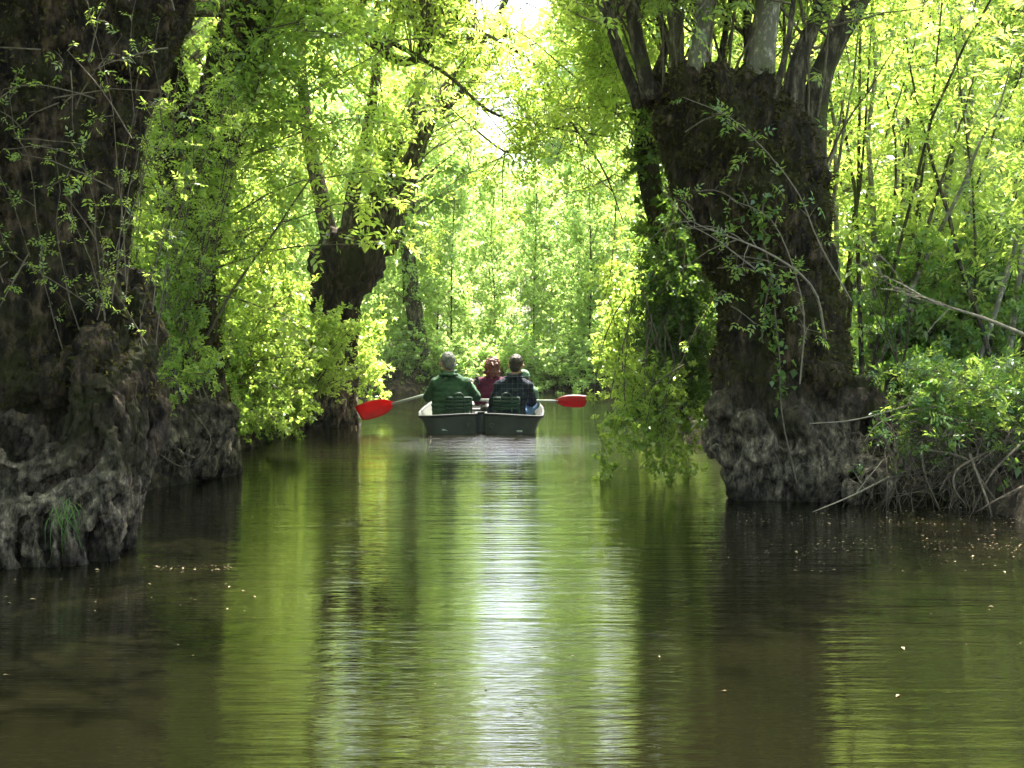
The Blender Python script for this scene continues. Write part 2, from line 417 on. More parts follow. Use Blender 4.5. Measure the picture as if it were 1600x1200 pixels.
def shoots(w, lv, P0, P1, r, bend=.15, bend_dir=(0, 0, 1), r0=.012, r1=.003, k=7, wob=.05, sides=5, **kw):
    P0 = np.asarray(P0, float).reshape(-1, 3); P1 = np.asarray(P1, float).reshape(-1, 3)
    ln = np.linalg.norm(P1 - P0, axis=1)[:, None]
    Cc = (P0 + P1) / 2 + np.asarray(bend_dir, float) * bend * ln + r.normal(0, .06, P0.shape) * ln
    paths = bez(P0, Cc, P1, k, r, wob); n = len(P0)
    rr = np.linspace(0, 1, k)[None]; r0 = np.asarray(r0) * np.ones(n); rad = r0[:, None] * (1 - rr) + r1 * rr
    tubes(w, paths, rad, sides)
    if kw.get('ntw', 1): twigs_leaves(w, lv, paths, r, **kw)
    return paths

def moss(trunk, root, n, size, z0, z1, seed, mat='moss', name='moss'):
    r = np.random.default_rng(seed); me = trunk.data; k = len(me.vertices); co = np.empty(k * 3, np.float32); me.vertices.foreach_get('co', co); co = co.reshape(-1, 3).astype(float)
    no = np.empty(k * 3, np.float32); me.vertices.foreach_get('normal', no); no = no.reshape(-1, 3).astype(float)
    m = (co[:, 2] > z0) & (co[:, 2] < z1) & (no[:, 1] < .5) & (fbm(co * 2.5, 3, seed) > .42); ix = np.flatnonzero(m)
    if not len(ix): return
    ix = r.choice(ix, n); B = co[ix]; D = norm(no[ix] * .5 + r.normal(0, .6, B.shape) + [0, 0, -.35]); L = r.uniform(.4, 1.3, n) * size
    g = Geo(); leaf_quads(g, B, D, norm(no[ix] + r.normal(0, .5, B.shape)), L, L * r.uniform(.12, .5, n), np.clip(fbm(B * 3, 2, seed) + r.normal(0, .2, n), 0, 1))
    link(name, g.mesh(name, False, True), M[mat], root)

def finish(root, w, lv, wood='twig', leaf='leaf', wname='branchwork', lname='crown', gap=True):
    if w.n: link(wname, w.mesh(wname), M[wood], root)
    if lv.n and gap:                     # the canopy stays open over the middle of the channel
        v = np.concatenate(lv.v); q = np.concatenate(lv.q); t = np.concatenate(lv.qt); c = v[q[:, 0]]
        hole = (np.abs(c[:, 0] + .03) < .034 * c[:, 1]) & (c[:, 2] > 1.35 + .24 * c[:, 1]) & (rng.uniform(0, 1, len(c)) > .1)
        k = (c[:, 2] - .5) / sun_dir.z; px_, py_ = c[:, 0] - sun_dir.x * k, c[:, 1] - sun_dir.y * k      # thin leaves where the sun comes through to the boat
        hole |= (px_ > -1.7) & (px_ < 1.0) & (py_ > 12.8) & (py_ < 16) & (c[:, 2] > 2.4) & (rng.uniform(0, 1, len(c)) > .22)
        q, t = q[~hole], t[~hole]; lv = Geo(); lv.add(v, q, None, t)
    if lv.n: link(lname, lv.mesh(lname, False, True), M[leaf], root)

def bark_disp(amp=.03, lump=.06, seed=0, st=.3, fr=9):
    def f(p, n):
        a = fbm(p * np.array([fr, fr, fr * st]), 4, seed); ridge = 1 - np.abs(a - .5) * 4
        p2 = p + (np.stack([vnoise(p * 3, seed + 70), vnoise(p * 3, seed + 71), vnoise(p * 3, seed + 72)], -1) - .5) * .25
        rid2 = 1 - np.abs(fbm(p2 * np.array([6, 6, 3]), 3, seed + 20) - .5) * 5
        return (fbm(p2 * 3.2, 4, seed + 50) - .5) * 2.6 * lump + ridge * amp * .6 - np.clip(rid2, 0, 1) ** 2 * amp * 1.1 + (fbm(p * np.array([fr * 3, fr * 3, fr * 1.5]), 3, seed + 9) - .5) * amp * 1.6
    return f

# ------------------------------------------------------------------ right pollard tree
def rpath(g, pts, rad, n=14, sides=10):
    tube(g, [P(*p) for p in pts], rad, n, sides, True)
def strands(g, pts, rad, m=5, n=26, seed=0, off=.62, sr=.5):
    r = np.random.default_rng(seed + 1000 + int(pts[0][0])); p, rd = smoothpath([P(*q) for q in pts], rad, n)
    t = norm(np.gradient(p, axis=0)); ref = np.array([.3, 1, .2]); s = norm(np.cross(t, ref)); u = np.cross(s, t)
    tubes(g, p[None], rd[None] * .72, 10, True)
    for k in range(m):
        a = k * 2 * math.pi / m + r.uniform(-.4, .4) + np.cumsum(r.normal(0, .16, n)); o = rd * (off + np.cumsum(r.normal(0, .04, n)))
        q = p + s * (np.cos(a) * o)[:, None] + u * (np.sin(a) * o)[:, None]
        tubes(g, q[None], (rd * sr * r.uniform(.7, 1.1) * (1 + .25 * np.sin(np.linspace(0, 9, n) + a)))[None], 8, True)
def stem(root, pts, rad, mat='bark_limb', n=14, sides=10, name='branch'):
    s = Geo(); rpath(s, pts, rad, n, sides); return link(name, s.mesh(name), M[mat], root)

def right_pollard():
    r = np.random.default_rng(11)
    root = empty('pollard_tree', P(1245, 760, 8.6), 'thick dark pollarded ash leaning over the water on the right, mossy trunk', 'tree', 'old pollard trees lining the channel')
    g = Geo()
    Y = 8.75
    rpath(g, [(1290, 800, Y), (1262, 735, Y), (1240, 680, Y), (1222, 600, Y), (1218, 520, Y), (1214, 440, Y), (1192, 360, Y), (1168, 270, Y), (1130, 190, Y), (1108, 140, Y)],
          [.30, .40, .49, .47, .43, .42, .46, .50, .47, .38], 30, 24)
    for x, y, dy, rr in [(1030, 150, 0, .14), (1075, 135, -.25, .16), (1120, 140, -.3, .17), (1180, 150, -.25, .19), (1215, 175, -.1, .17), (1240, 225, -.05, .17), (1265, 280, 0, .15),
                         (1050, 195, -.15, .16), (1150, 200, -.42, .13), (1095, 240, -.3, .14), (1275, 340, -.1, .11), (1130, 690, -.2, .16), (1180, 700, -.42, .18), (1215, 735, -.42, .15),
                         (1170, 665, -.45, .15), (1265, 700, -.4, .2), (1320, 640, -.25, .16), (1290, 600, -.38, .15), (1130, 640, -.25, .12), (1245, 660, -.45, .14)]:
        ellipsoid(g, P(x, y, Y + dy), (rr, rr, rr * r.uniform(.8, 1.2)))
    for pts, rad in [([(1150, 690, 8.4), (1165, 740, 8.35), (1180, 800, 8.4)], [.17, .14, .12]),
                     ([(1230, 700, 8.3), (1215, 750, 8.3), (1220, 800, 8.35)], [.14, .10, .07]),
                     ([(1270, 690, 8.3), (1262, 750, 8.25), (1265, 800, 8.3)], [.12, .09, .06]),
                     ([(1310, 690, 8.3), (1300, 740, 8.2), (1298, 800, 8.25)], [.12, .08, .07]),
                     ([(1320, 690, 8.5), (1345, 722, 8.3), (1375, 728, 8.2), (1400, 745, 8.3)], [.12, .10, .085, .08]),
                     ([(1335, 720, 8.3), (1350, 745, 8.1), (1362, 790, 8.1)], [.05, .04, .03]),
                     ([(1320, 715, 8.3), (1325, 750, 8.05), (1340, 795, 8.1)], [.05, .04, .035]),
                     ([(1340, 600, 8.6), (1370, 650, 8.5), (1385, 700, 8.5)], [.10, .07, .05]),
                     ([(1370, 650, 8.5), (1400, 690, 8.3), (1410, 740, 8.2)], [.06, .045, .03]),
                     ([(1365, 725, 8.2), (1385, 755, 8.05), (1380, 800, 8.05)], [.045, .035, .03])]:
        rpath(g, pts, rad, 12, 10)
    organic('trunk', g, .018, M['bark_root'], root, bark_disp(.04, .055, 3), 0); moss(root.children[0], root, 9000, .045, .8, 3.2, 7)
    st = [([(1000, 165, 8.75), (990, 140, 8.7), (971, 94, 8.65), (956, 45, 8.6), (941, 0, 8.6), (905, -120, 8.6), (880, -300, 8.6)], [.06, .045, .042, .04, .038, .03, .01], 'bark_limb'),
          ([(1015, 150, 8.65), (1009, 124, 8.6), (994, 56, 8.6), (986, 0, 8.6), (965, -150, 8.6), (960, -400, 8.7)], [.075, .06, .05, .048, .04, .01], 'bark_limb'),
          ([(1060, 140, 8.7), (1057, 109, 8.7), (1057, 49, 8.7), (1050, 0, 8.7), (1040, -200, 8.8), (1060, -500, 9)], [.07, .058, .052, .05, .035, .01], 'bark_smooth'),
          ([(1088, 150, 8.55), (1091, 110, 8.5), (1097, 56, 8.5), (1103, 0, 8.5), (1125, -250, 8.5), (1110, -600, 8.4)], [.12, .09, .075, .07, .05, .01], 'bark_smooth'),
          ([(1188, 170, 8.55), (1186, 125, 8.5), (1192, 67, 8.5), (1200, 0, 8.5), (1225, -250, 8.5), (1235, -650, 8.4)], [.16, .11, .09, .085, .06, .01], 'bark_smooth'),
          ([(1170, 120, 8.8), (1170, 90, 8.8), (1166, 0, 8.8), (1160, -300, 8.9)], [.05, .032, .03, .01], 'bark_limb'),
          ([(1235, 210, 8.6), (1237, 169, 8.6), (1249, 94, 8.6), (1275, 30, 8.6), (1310, -60, 8.6), (1370, -300, 8.6)], [.13, .09, .065, .05, .045, .01], 'bark_limb'),
          ([(1262, 260, 8.75), (1267, 210, 8.7), (1279, 131, 8.7), (1305, 67, 8.7), (1335, 10, 8.7), (1390, -100, 8.7), (1450, -400, 8.7)], [.14, .11, .085, .075, .08, .06, .01], 'bark_limb'),
          ([(1020, 130, 8.9), (1040, 60, 9.0), (1010, -40, 9.1), (990, -260, 9.2)], [.04, .03, .025, .01], 'bark_limb'),
          ([(1120, 130, 8.8), (1135, 40, 8.9), (1150, -60, 9), (1160, -260, 9.1)], [.03, .022, .02, .01], 'bark_limb'),
          ([(1205, 170, 8.4), (1228, 80, 8.3), (1240, 0, 8.3), (1262, -200, 8.3)], [.03, .02, .018, .008], 'bark_limb')]
    paths = []
    for pts, rad, m in st:
        stem(root, pts, rad, m)
        paths.append(smoothpath([P(*p) for p in pts], .01, 9)[0])
    w, lv = Geo(), Geo()
    # upright thin shoots from the head
    n = 30; x0 = r.uniform(1000, 1290, n); P0 = np.array([P(x, 140 + max(0, x - 1180) * 1.3, 8.7 + r.uniform(-.2, .35)) for x in x0])
    P1 = P0 + np.stack([r.normal(0, .45, n) + (x0 - 1140) / 400, r.normal(0.1, .5, n), r.uniform(.6, 2.6, n)], 1)
    shoots(w, lv, P0, P1, r, .05, r0=.011, ntw=6, tw=(.1, .3), t0=.45, nleaf=3, L=.11, tint=.65, kind='ash')
    # branchlets of the stems
    pp = np.array(paths)
    s, tg = sample(pp, r.uniform(.5, 1, (len(pp), 11))); s = s.reshape(-1, 3); tg = tg.reshape(-1, 3)
    e = s + norm(tg * .6 + r.normal(0, .7, s.shape) + np.array([0, 0, .2])) * r.uniform(.5, 1.3, (len(s), 1))
    shoots(w, lv, s, e, r, .05, r0=.009, ntw=8, tw=(.12, .35), t0=.15, nleaf=4, L=.11, tint=.7, kind='ash')
    # crown above, spreading towards the channel
    n = 140; s = pp[r.integers(0, 8, n), r.integers(4, 9, n)]; e = np.array([P(870 + 560 * r.uniform(0, 1) ** 1.5, r.uniform(-1100, -20), r.uniform(7.2, 11)) for _ in range(n)])
    shoots(w, lv, s, e, r, .08, r0=.012, ntw=15, tw=(.15, .45), t0=.2, nleaf=5, L=.10, tint=.7, kind='ash5')
    n = 36; s = pp[r.integers(0, 4, n), r.integers(3, 7, n)]; e = np.array([P(r.uniform(865, 1000), r.uniform(-420, 60), r.uniform(8.6, 11.5)) for _ in range(n)])
    shoots(w, lv, s, e, r, .08, r0=.009, ntw=13, tw=(.12, .4), t0=.3, nleaf=4, L=.10, tint=.7, kind='ash5')
    # small sprouts straight out of the bark
    n = 14; q = np.array([P(r.uniform(1060, 1280), r.uniform(190, 560), 8.26) for _ in range(n)])
    shoots(w, lv, q, q + np.stack([r.normal(0, .22, n), r.uniform(-.3, 0, n), r.uniform(-.15, .25, n)], 1), r, .1, r0=.005, ntw=3, tw=(.04, .12), t0=.5, nleaf=2, L=.075, tint=.4, kind='ash5')
    finish(root, w, lv)
right_pollard()

def tree_ivy():
    r = np.random.default_rng(12)
    root = empty('ivy_vine', P(1225, 640, 8.2), 'strand of green ivy trailing down the front of the dark right pollard trunk', 'climbing plant')
    w, lv = Geo(), Geo()
    for pts, m in [([(1195, 300, 8.15), (1190, 360, 8.2), (1205, 430, 8.22), (1212, 500, 8.2), (1218, 560, 8.18), (1222, 650, 8.15), (1245, 755, 8.1)], 26),
                   ([(1160, 300, 8.15), (1180, 340, 8.17), (1200, 370, 8.2)], 8), ([(1205, 430, 8.2), (1195, 480, 8.2), (1190, 535, 8.2)], 8)]:
        p, _ = smoothpath([P(*q) for q in pts], .01, 24)
        tubes(w, p[None], np.full((1, 24), .005), 5)
        pp = p[: 21 if m == 26 else 24]
        s, tg = sample(pp[None], r.uniform(0, .95, (1, m * 5))); s = s[0]; d = norm(r.normal(0, .6, s.shape) + np.array([0, -.5, -.4]))
        leaves(lv, s + r.normal(0, .035, s.shape) * np.array([1, .3, 1]), d, r.uniform(.035, .07, len(s)), 'one', r, .5)
    finish(root, w, lv, leaf='leaf_dark', wname='stem', lname='foliage')
tree_ivy()

# ------------------------------------------------------------------ left foreground pollard
def left_pollard():
    r = np.random.default_rng(21)
    root = empty('pollard_tree', P(60, 850, 6.2), 'huge dark pollard at the left edge, standing on gnarled pale roots in the water', 'tree', 'old pollard trees lining the channel')
    g = Geo()
    rpath(g, [(-30, 900, 6.9), (-10, 760, 6.85), (0, 600, 6.8), (20, 480, 6.8), (35, 350, 6.8), (40, 200, 6.8), (50, 60, 6.8), (70, -60, 6.8), (85, -150, 6.8)],
          [.80, .74, .70, .62, .56, .62, .72, .8, .6], 30, 24)
    for x, y, yy, rr in [(150, 545, 6.2, .11), (125, 570, 6.2, .10), (90, 600, 6.25, .12), (45, 605, 6.25, .12), (215, 570, 6.4, .10), (205, 600, 6.3, .10), (-10, 610, 6.2, .15), (190, 450, 6.6, .12), (150, 480, 6.4, .14), (230, 520, 6.5, .09),
                         (60, 700, 6.25, .1), (10, 560, 6.3, .16), (225, 30, 6.7, .14), (190, 90, 6.5, .13), (240, -60, 6.7, .25)]:
        ellipsoid(g, P(x, y, yy), (rr, rr, rr * r.uniform(.8, 1.15)))
    roots = [([(215, 430, 6.6), (228, 540, 6.4), (222, 620, 6.3), (215, 690, 6.2), (190, 740, 6.15), (165, 800, 6.1), (158, 860, 6.08), (163, 900, 6.05)], [.10, .09, .085, .085, .08, .09, .09, .08]),
             ([(180, 560, 6.25), (172, 610, 6.1), (158, 650, 6.05), (176, 700, 5.98), (168, 740, 5.95), (110, 765, 5.95), (50, 790, 5.95), (0, 800, 5.95)], [.08, .07, .055, .06, .07, .075, .075, .08]),
             ([(130, 560, 6.1), (120, 620, 6.05), (140, 680, 6.05), (110, 720, 6.0), (60, 740, 6.0), (20, 775, 6.0), (-30, 800, 6.0)], [.06, .05, .055, .06, .06, .06, .06]),
             ([(205, 600, 6.2), (195, 660, 6.1), (185, 720, 6.0), (150, 790, 5.95), (120, 830, 5.95), (130, 890, 5.95)], [.07, .06, .06, .07, .06, .04]),
             ([(100, 780, 5.95), (112, 830, 5.9), (105, 900, 5.92)], [.06, .045, .03]),
             ([(60, 790, 5.95), (50, 840, 5.88), (60, 895, 5.9)], [.06, .05, .05]),
             ([(20, 800, 5.95), (8, 850, 5.85), (25, 900, 5.85)], [.06, .05, .035]),
             ([(-20, 800, 5.95), (-18, 850, 5.85), (-10, 905, 5.85)], [.07, .06, .05]),
             ([(150, 780, 6.0), (175, 820, 6.05), (172, 900, 6.1)], [.07, .07, .05]),
             ([(80, 800, 5.9), (85, 850, 5.85), (78, 900, 5.9)], [.03, .025, .02]),
             ([(-40, 690, 6.0), (20, 730, 6.0), (90, 700, 6.0), (140, 640, 6.05), (150, 590, 6.1)], [.07, .05, .04, .045, .06]),
             ([(240, 600, 6.6), (245, 670, 6.5), (225, 720, 6.45), (205, 790, 6.4), (195, 860, 6.4)], [.09, .08, .09, .08, .07]),
             ([(130, 600, 6.1), (105, 660, 6.08), (95, 700, 6.1), (60, 720, 6.05)], [.04, .035, .03, .03]),
             ([(230, 500, 6.5), (205, 580, 6.2), (208, 640, 6.1), (200, 700, 6.08), (185, 770, 6.05), (182, 860, 6.1)], [.05, .045, .04, .045, .045, .04]),
             ([(70, 560, 6.25), (110, 590, 6.12), (165, 600, 6.05), (190, 640, 6.0), (205, 700, 6.0)], [.05, .05, .04, .035, .03]),
             ([(-20, 640, 6.1), (40, 660, 6.08), (70, 690, 6.08), (40, 740, 6.05), (-20, 760, 6.0)], [.05, .05, .045, .05, .05])]
    for pts, rad in roots: strands(g, pts, np.array(rad) * .80, 6, 34, 5, .66, .34)
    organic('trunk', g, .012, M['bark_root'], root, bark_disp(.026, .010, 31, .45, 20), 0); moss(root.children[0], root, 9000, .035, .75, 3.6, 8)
    w, lv = Geo(), Geo()
    # thin suckers climbing in front of the trunk
    n = 24; P0 = np.array([P(r.uniform(0, 250), r.uniform(440, 580), r.uniform(6.1, 6.5)) for _ in range(n)])
    P1 = P0 + np.stack([r.normal(0, .16, n), r.normal(-.05, .15, n), r.uniform(.3, 1.5, n)], 1)
    shoots(w, lv, P0, P1, r, .06, r0=.0032, r1=.0012, k=8, wob=.1, ntw=7, tw=(.04, .14), t0=.1, nleaf=3, L=.04, tint=.45, kind='ash5')
    n = 30; P0 = np.array([P(r.uniform(0, 280), r.uniform(0, 420), r.uniform(5.95, 6.2)) for _ in range(n)])
    P1 = P0 + np.stack([r.normal(0.05, .25, n), r.uniform(-.3, 0, n), r.normal(0, .25, n)], 1)
    shoots(w, lv, P0, P1, r, .1, r0=.004, r1=.0015, ntw=3, tw=(.03, .1), t0=.4, nleaf=1, L=.05, tint=.4, kind='ash5')
    # crown above the frame
    n = 46; P0 = P(110, -120, 6.8) + r.normal(0, .35, (n, 3)); P1 = P0 + np.stack([r.normal(.3, 1.3, n), r.normal(.4, 1.3, n), r.uniform(1.5, 4.2, n)], 1)
    shoots(w, lv, P0, P1, r, .1, r0=.03, ntw=16, tw=(.2, .6), t0=.3, nleaf=5, L=.16, tint=.55, kind='ash5')
    finish(root, w, lv)
left_pollard()

def left_second():
    r = np.random.default_rng(22)
    root = empty('pollard_tree', P(300, 745, 9.4), 'dark leaning pollard behind the huge left tree, its root ledge jutting over the water', 'tree', 'old pollard trees lining the channel')
    g = Geo()
    rpath(g, [(280, 740, 9.9), (285, 640, 9.8), (290, 540, 9.7), (292, 440, 9.7), (300, 350, 9.7), (325, 240, 9.7), (360, 130, 9.7), (390, 20, 9.7), (405, -60, 9.7)], [.5, .4, .26, .22, .23, .24, .22, .18, .14], 26, 16)
    rpath(g, [(300, 350, 9.7), (280, 200, 9.7), (262, 60, 9.6), (255, -80, 9.6)], [.18, .14, .11, .09], 12, 10)
    rpath(g, [(210, 640, 9.4), (270, 645, 9.35), (330, 645, 9.35), (358, 650, 9.4)], [.18, .15, .13, .10], 12, 12)
    for pts, rad in [([(352, 640, 9.35), (345, 680, 9.35), (325, 715, 9.35), (318, 745, 9.35)], [.10, .08, .06, .035]),
                     ([(310, 645, 9.3), (300, 690, 9.25), (285, 730, 9.25), (288, 780, 9.25)], [.11, .08, .06, .05]),
                     ([(270, 640, 9.2), (262, 690, 9.1), (250, 730, 9.1), (240, 790, 9.1)], [.14, .10, .07, .06]),
                     ([(235, 640, 9.1), (240, 700, 9.0), (225, 740, 9.0), (215, 800, 9.0)], [.15, .12, .09, .07]),
                     ([(285, 660, 9.2), (292, 700, 9.1), (270, 730, 9.1), (262, 780, 9.1)], [.05, .04, .035, .03]),
                     ([(250, 660, 9.1), (275, 700, 8.95), (305, 715, 9.0), (322, 690, 9.1)], [.03, .02, .02, .015]),
                     ([(200, 680, 8.9), (205, 730, 8.8), (195, 800, 8.8)], [.14, .12, .10])]:
        strands(g, pts, np.array(rad) * .9, 5, 24, 6)
    for x, y, yy, rr in [(355, 648, 9.35, .10), (325, 660, 9.3, .11), (290, 665, 9.25, .13), (245, 660, 9.15, .15), (275, 700, 9.3, .12), (320, 690, 9.4, .12), (300, 720, 9.5, .2), (250, 730, 9.4, .25)]:
        ellipsoid(g, P(x, y, yy), rr)
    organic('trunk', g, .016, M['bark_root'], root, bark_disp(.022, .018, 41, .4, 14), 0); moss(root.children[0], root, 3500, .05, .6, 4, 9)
    w, lv = Geo(), Geo()
    n = 46; t0 = r.uniform(0, 1, n)
    P0 = np.array([P(np.interp(t, [0, .5, 1], [290, 330, 405]), np.interp(t, [0, .5, 1], [480, 220, -60]), 9.6) for t in t0])
    P1 = P0 + np.stack([r.normal(.5, .6, n), r.normal(-.2, .5, n), r.uniform(-.3, 1.3, n)], 1)
    shoots(w, lv, P0, P1, r, .12, r0=.009, ntw=13, tw=(.12, .35), t0=.2, nleaf=4, L=.12, tint=.5, kind='ash5')
    n = 50; P0 = P(405, -60, 9.7) + r.normal(0, .25, (n, 3)); P1 = P0 + np.stack([r.normal(0.4, 1.1, n), r.normal(.2, 1.0, n), r.uniform(.2, 2.6, n)], 1)
    shoots(w, lv, P0, P1, r, .1, r0=.02, ntw=14, tw=(.2, .5), t0=.25, nleaf=5, L=.14, tint=.6, kind='ash5')
    # long thin diagonal shoot
    shoots(w, lv, [P(305, 560, 9.6), P(298, 420, 9.6)], [P(565, 195, 9.0), P(420, 60, 9.2)], r, .03, r0=.014, k=9, wob=.03, ntw=12, tw=(.1, .3), t0=.3, nleaf=3, L=.12, tint=.6)
    finish(root, w, lv)
left_second()

def mid_left():
    r = np.random.default_rng(23)
    root = empty('pollard_tree', P(535, 660, 15.4), 'smaller pollard with knobbly head on the left bank behind the red paddle blade', 'tree', 'old pollard trees lining the channel')
    g = Geo(); Y = 15.4
    rpath(g, [(535, 680, Y), (532, 620, Y), (528, 560, Y), (522, 500, Y), (528, 450, Y), (545, 410, Y), (560, 375, Y)], [.26, .24, .24, .28, .33, .44, .38], 22, 16)
    for x, y, dy, rr in [(600, 385, 0, .16), (575, 370, -.1, .2), (530, 385, -.1, .22), (505, 410, 0, .2), (610, 368, 0, .10), (515, 600, -.2, .2), (495, 600, -.1, .17), (500, 640, -.2, .15), (530, 610, -.2, .14), (540, 595, -.05, .12), (490, 460, 0, .14)]:
        ellipsoid(g, P(x, y, Y + dy), rr)
    for pts, rad in [([(545, 590, Y), (546, 630, Y - .1), (530, 675, Y - .1)], [.14, .10, .08]), ([(510, 610, Y - .2), (500, 640, Y - .3), (480, 680, Y - .3)], [.16, .12, .1]), ([(520, 600, Y - .2), (528, 640, Y - .4), (512, 680, Y - .4)], [.08, .07, .06]),
                     ([(500, 600, Y), (470, 640, Y), (440, 670, Y)], [.15, .13, .1])]:
        rpath(g, pts, rad, 10, 9)
    organic('trunk', g, .03, M['bark_root'], root, bark_disp(.04, .05, 51), 1)
    limbs = [([(608, 375, Y), (620, 345, Y), (642, 267, Y), (667, 200, Y), (696, 137, Y), (746, 79, Y), (787, 8, Y), (830, -90, Y)], [.13, .11, .10, .085, .07, .05, .04, .01]),
             ([(636, 290, Y), (645, 233, Y - .1), (675, 187, Y - .2), (712, 154, Y - .3), (767, 96, Y - .4), (820, 40, Y - .5)], [.07, .07, .055, .05, .035, .01]),
             ([(575, 370, Y), (592, 292, Y + .1), (617, 225, Y + .1), (650, 160, Y + .2), (670, 60, Y + .2), (700, -80, Y)], [.12, .09, .08, .06, .04, .01]),
             ([(545, 380, Y), (552, 300, Y), (575, 200, Y), (590, 80, Y), (585, -80, Y)], [.13, .09, .07, .05, .01]),
             ([(520, 395, Y), (500, 300, Y), (480, 200, Y + .2), (470, 60, Y + .3), (480, -60, Y)], [.12, .10, .08, .05, .01]),
             ([(585, 370, Y - .1), (600, 330, Y - .1), (612, 270, Y - .2), (600, 180, Y - .3)], [.06, .05, .04, .015]),
             ([(598, 370, Y), (620, 300, Y + .3), (640, 200, Y + .5), (725, 110, Y + .8), (760, 20, Y + 1)], [.07, .06, .05, .04, .01])]
    paths = []
    for pts, rad in limbs:
        stem(root, pts, rad); paths.append(smoothpath([P(*p) for p in pts], .01, 9)[0])
    pp = np.array(paths); w, lv = Geo(), Geo()
    s, tg = sample(pp, r.uniform(.2, 1, (len(pp), 10))); s = s.reshape(-1, 3); tg = tg.reshape(-1, 3)
    e = s + norm(tg * .5 + r.normal(0, .8, s.shape) + np.array([-.15, -.1, .1])) * r.uniform(.5, 1.5, (len(s), 1))
    shoots(w, lv, s, e, r, .05, r0=.012, ntw=11, tw=(.15, .4), t0=.1, nleaf=4, L=.15, tint=.65, kind='ash5')
    finish(root, w, lv)
mid_left()

# overhead limbs reaching in from a left tree out of view
def overhead():
    r = np.random.default_rng(24)
    root = empty('ash_tree', (-5.2, 12.5, .6), 'tall ash on the left bank whose long dark boughs arch over the channel', 'tree')
    g = Geo(); b = np.array([-5.2, 12.5, .2])
    tube(g, [b, b + [.1, 0, 2], b + [.3, 0, 4], b + [.4, .1, 7]], [.4, .3, .24, .1], 20, 14)
    organic('trunk', g, .04, M['bark'], root, bark_disp(.03, .03, 61), 1)
    Y = 12.5; top = b + [.3, 0, 4.2]
    limbs = [([top, P(480, 20, Y), P(625, 96, Y), P(671, 67, Y), P(717, 25, Y), P(760, -60, Y)], [.12, .08, .05, .045, .04, .015]),
             ([P(655, 75, Y), P(671, 67, Y), P(746, 62, Y), P(825, 50, Y)], [.04, .035, .03, .012]),
             ([P(600, 60, Y), P(650, 87, Y - .2), P(704, 121, Y - .4), P(767, 175, Y - .6), P(845, 196, Y - .6), P(960, 215, Y - .6)], [.03, .022, .018, .015, .012, .005]),
             ([P(700, 0, Y), P(740, 40, Y - .3), P(835, 100, Y - .5), P(870, 160, Y - .6), P(940, 260, Y - .8), P(975, 350, Y - .8)], [.02, .016, .014, .012, .009, .004]),
             ([P(700, 165, Y), P(740, 200, Y - .2), P(800, 240, Y - .4), P(850, 205, Y - .5), P(905, 190, Y - .4), P(960, 140, Y - .3)], [.006, .009, .011, .012, .014, .02])]
    paths = []
    for pts, rad in limbs:
        s = Geo(); tube(s, pts, rad, 20, 8); link('branch', s.mesh('branch'), M['bark_limb'], root); paths.append(smoothpath(pts, .01, 12)[0])
    pp = np.array(paths); w, lv = Geo(), Geo()
    s, tg = sample(pp, r.uniform(.15, 1, (len(pp), 13))); s = s.reshape(-1, 3); tg = tg.reshape(-1, 3)
    e = s + norm(tg * .5 + r.normal(0, .7, s.shape)) * r.uniform(.3, .9, (len(s), 1))
    shoots(w, lv, s, e, r, .05, r0=.007, ntw=6, tw=(.12, .3), t0=.2, nleaf=3, L=.13, tint=.7, kind='ash5')
    n = 60; e = np.array([P(r.uniform(380, 712), r.uniform(-1100, -10), r.uniform(10, 14)) for _ in range(n)]); s = top + (e - top) * .25 + r.normal(0, .1, (n, 3)) + [0, 0, .3]
    shoots(w, lv, s, e, r, .08, r0=.02, ntw=17, tw=(.15, .5), t0=.25, nleaf=5, L=.11, tint=.7, kind='ash5')
    n = 85; e = np.array([P(r.uniform(470, 722), r.uniform(-620, -30), r.uniform(9.5, 14)) for _ in range(n)]); s = pp[r.integers(0, 2, n), r.integers(3, 9, n)]
    shoots(w, lv, s, e, r, .08, r0=.009, ntw=14, tw=(.15, .5), t0=.25, nleaf=4, L=.11, tint=.7, kind='ash5')
    n = 34; s, tg = sample(pp[1:], r.uniform(.45, .95, (len(pp) - 1, n // 5))); s = s.reshape(-1, 3); e = np.array([P(r.uniform(725, 885), r.uniform(60, 265), r.uniform(11.5, 13.5)) for _ in range(len(s))])
    shoots(w, lv, s, e, r, .05, r0=.006, ntw=9, tw=(.1, .35), t0=.2, nleaf=3, L=.10, tint=.7, kind='ash5')
    n = 12; P0 = top + r.normal(0, .4, (n, 3)) + [0, 0, .5]; P1 = P0 + np.stack([r.normal(0.2, 1.6, n), r.normal(0, 1.6, n), r.uniform(-.5, 3, n)], 1)
    shoots(w, lv, P0, P1, r, .1, r0=.03, ntw=20, tw=(.2, .6), t0=.3, nleaf=5, L=.15, tint=.6, kind='ash5')
    finish(root, w, lv)
overhead()

# ------------------------------------------------------------------ bushes
def bush(name, label, cat, base, tips_fn, n, seed, leaf='leaf', wood='twig', group=None, lname='foliage', wname='stem', **kw):
    r = np.random.default_rng(seed); root = empty(name, base[0], label, cat, group)
    w, lv = Geo(), Geo(); bs = np.array(base); i = r.integers(0, len(bs), n)
    P0 = bs[i] + r.normal(0, .12, (n, 3)) * [1, 1, .3]; P1 = tips_fn(r, n)
    shoots(w, lv, P0, P1, r, **kw); finish(root, w, lv, wood, leaf, wname, lname); return root

def region(x0, x1, y0, y1, Y0, Y1):
    return lambda r, n: np.array([P(r.uniform(x0, x1), r.uniform(y0, y1), r.uniform(Y0, Y1)) for _ in range(n)])

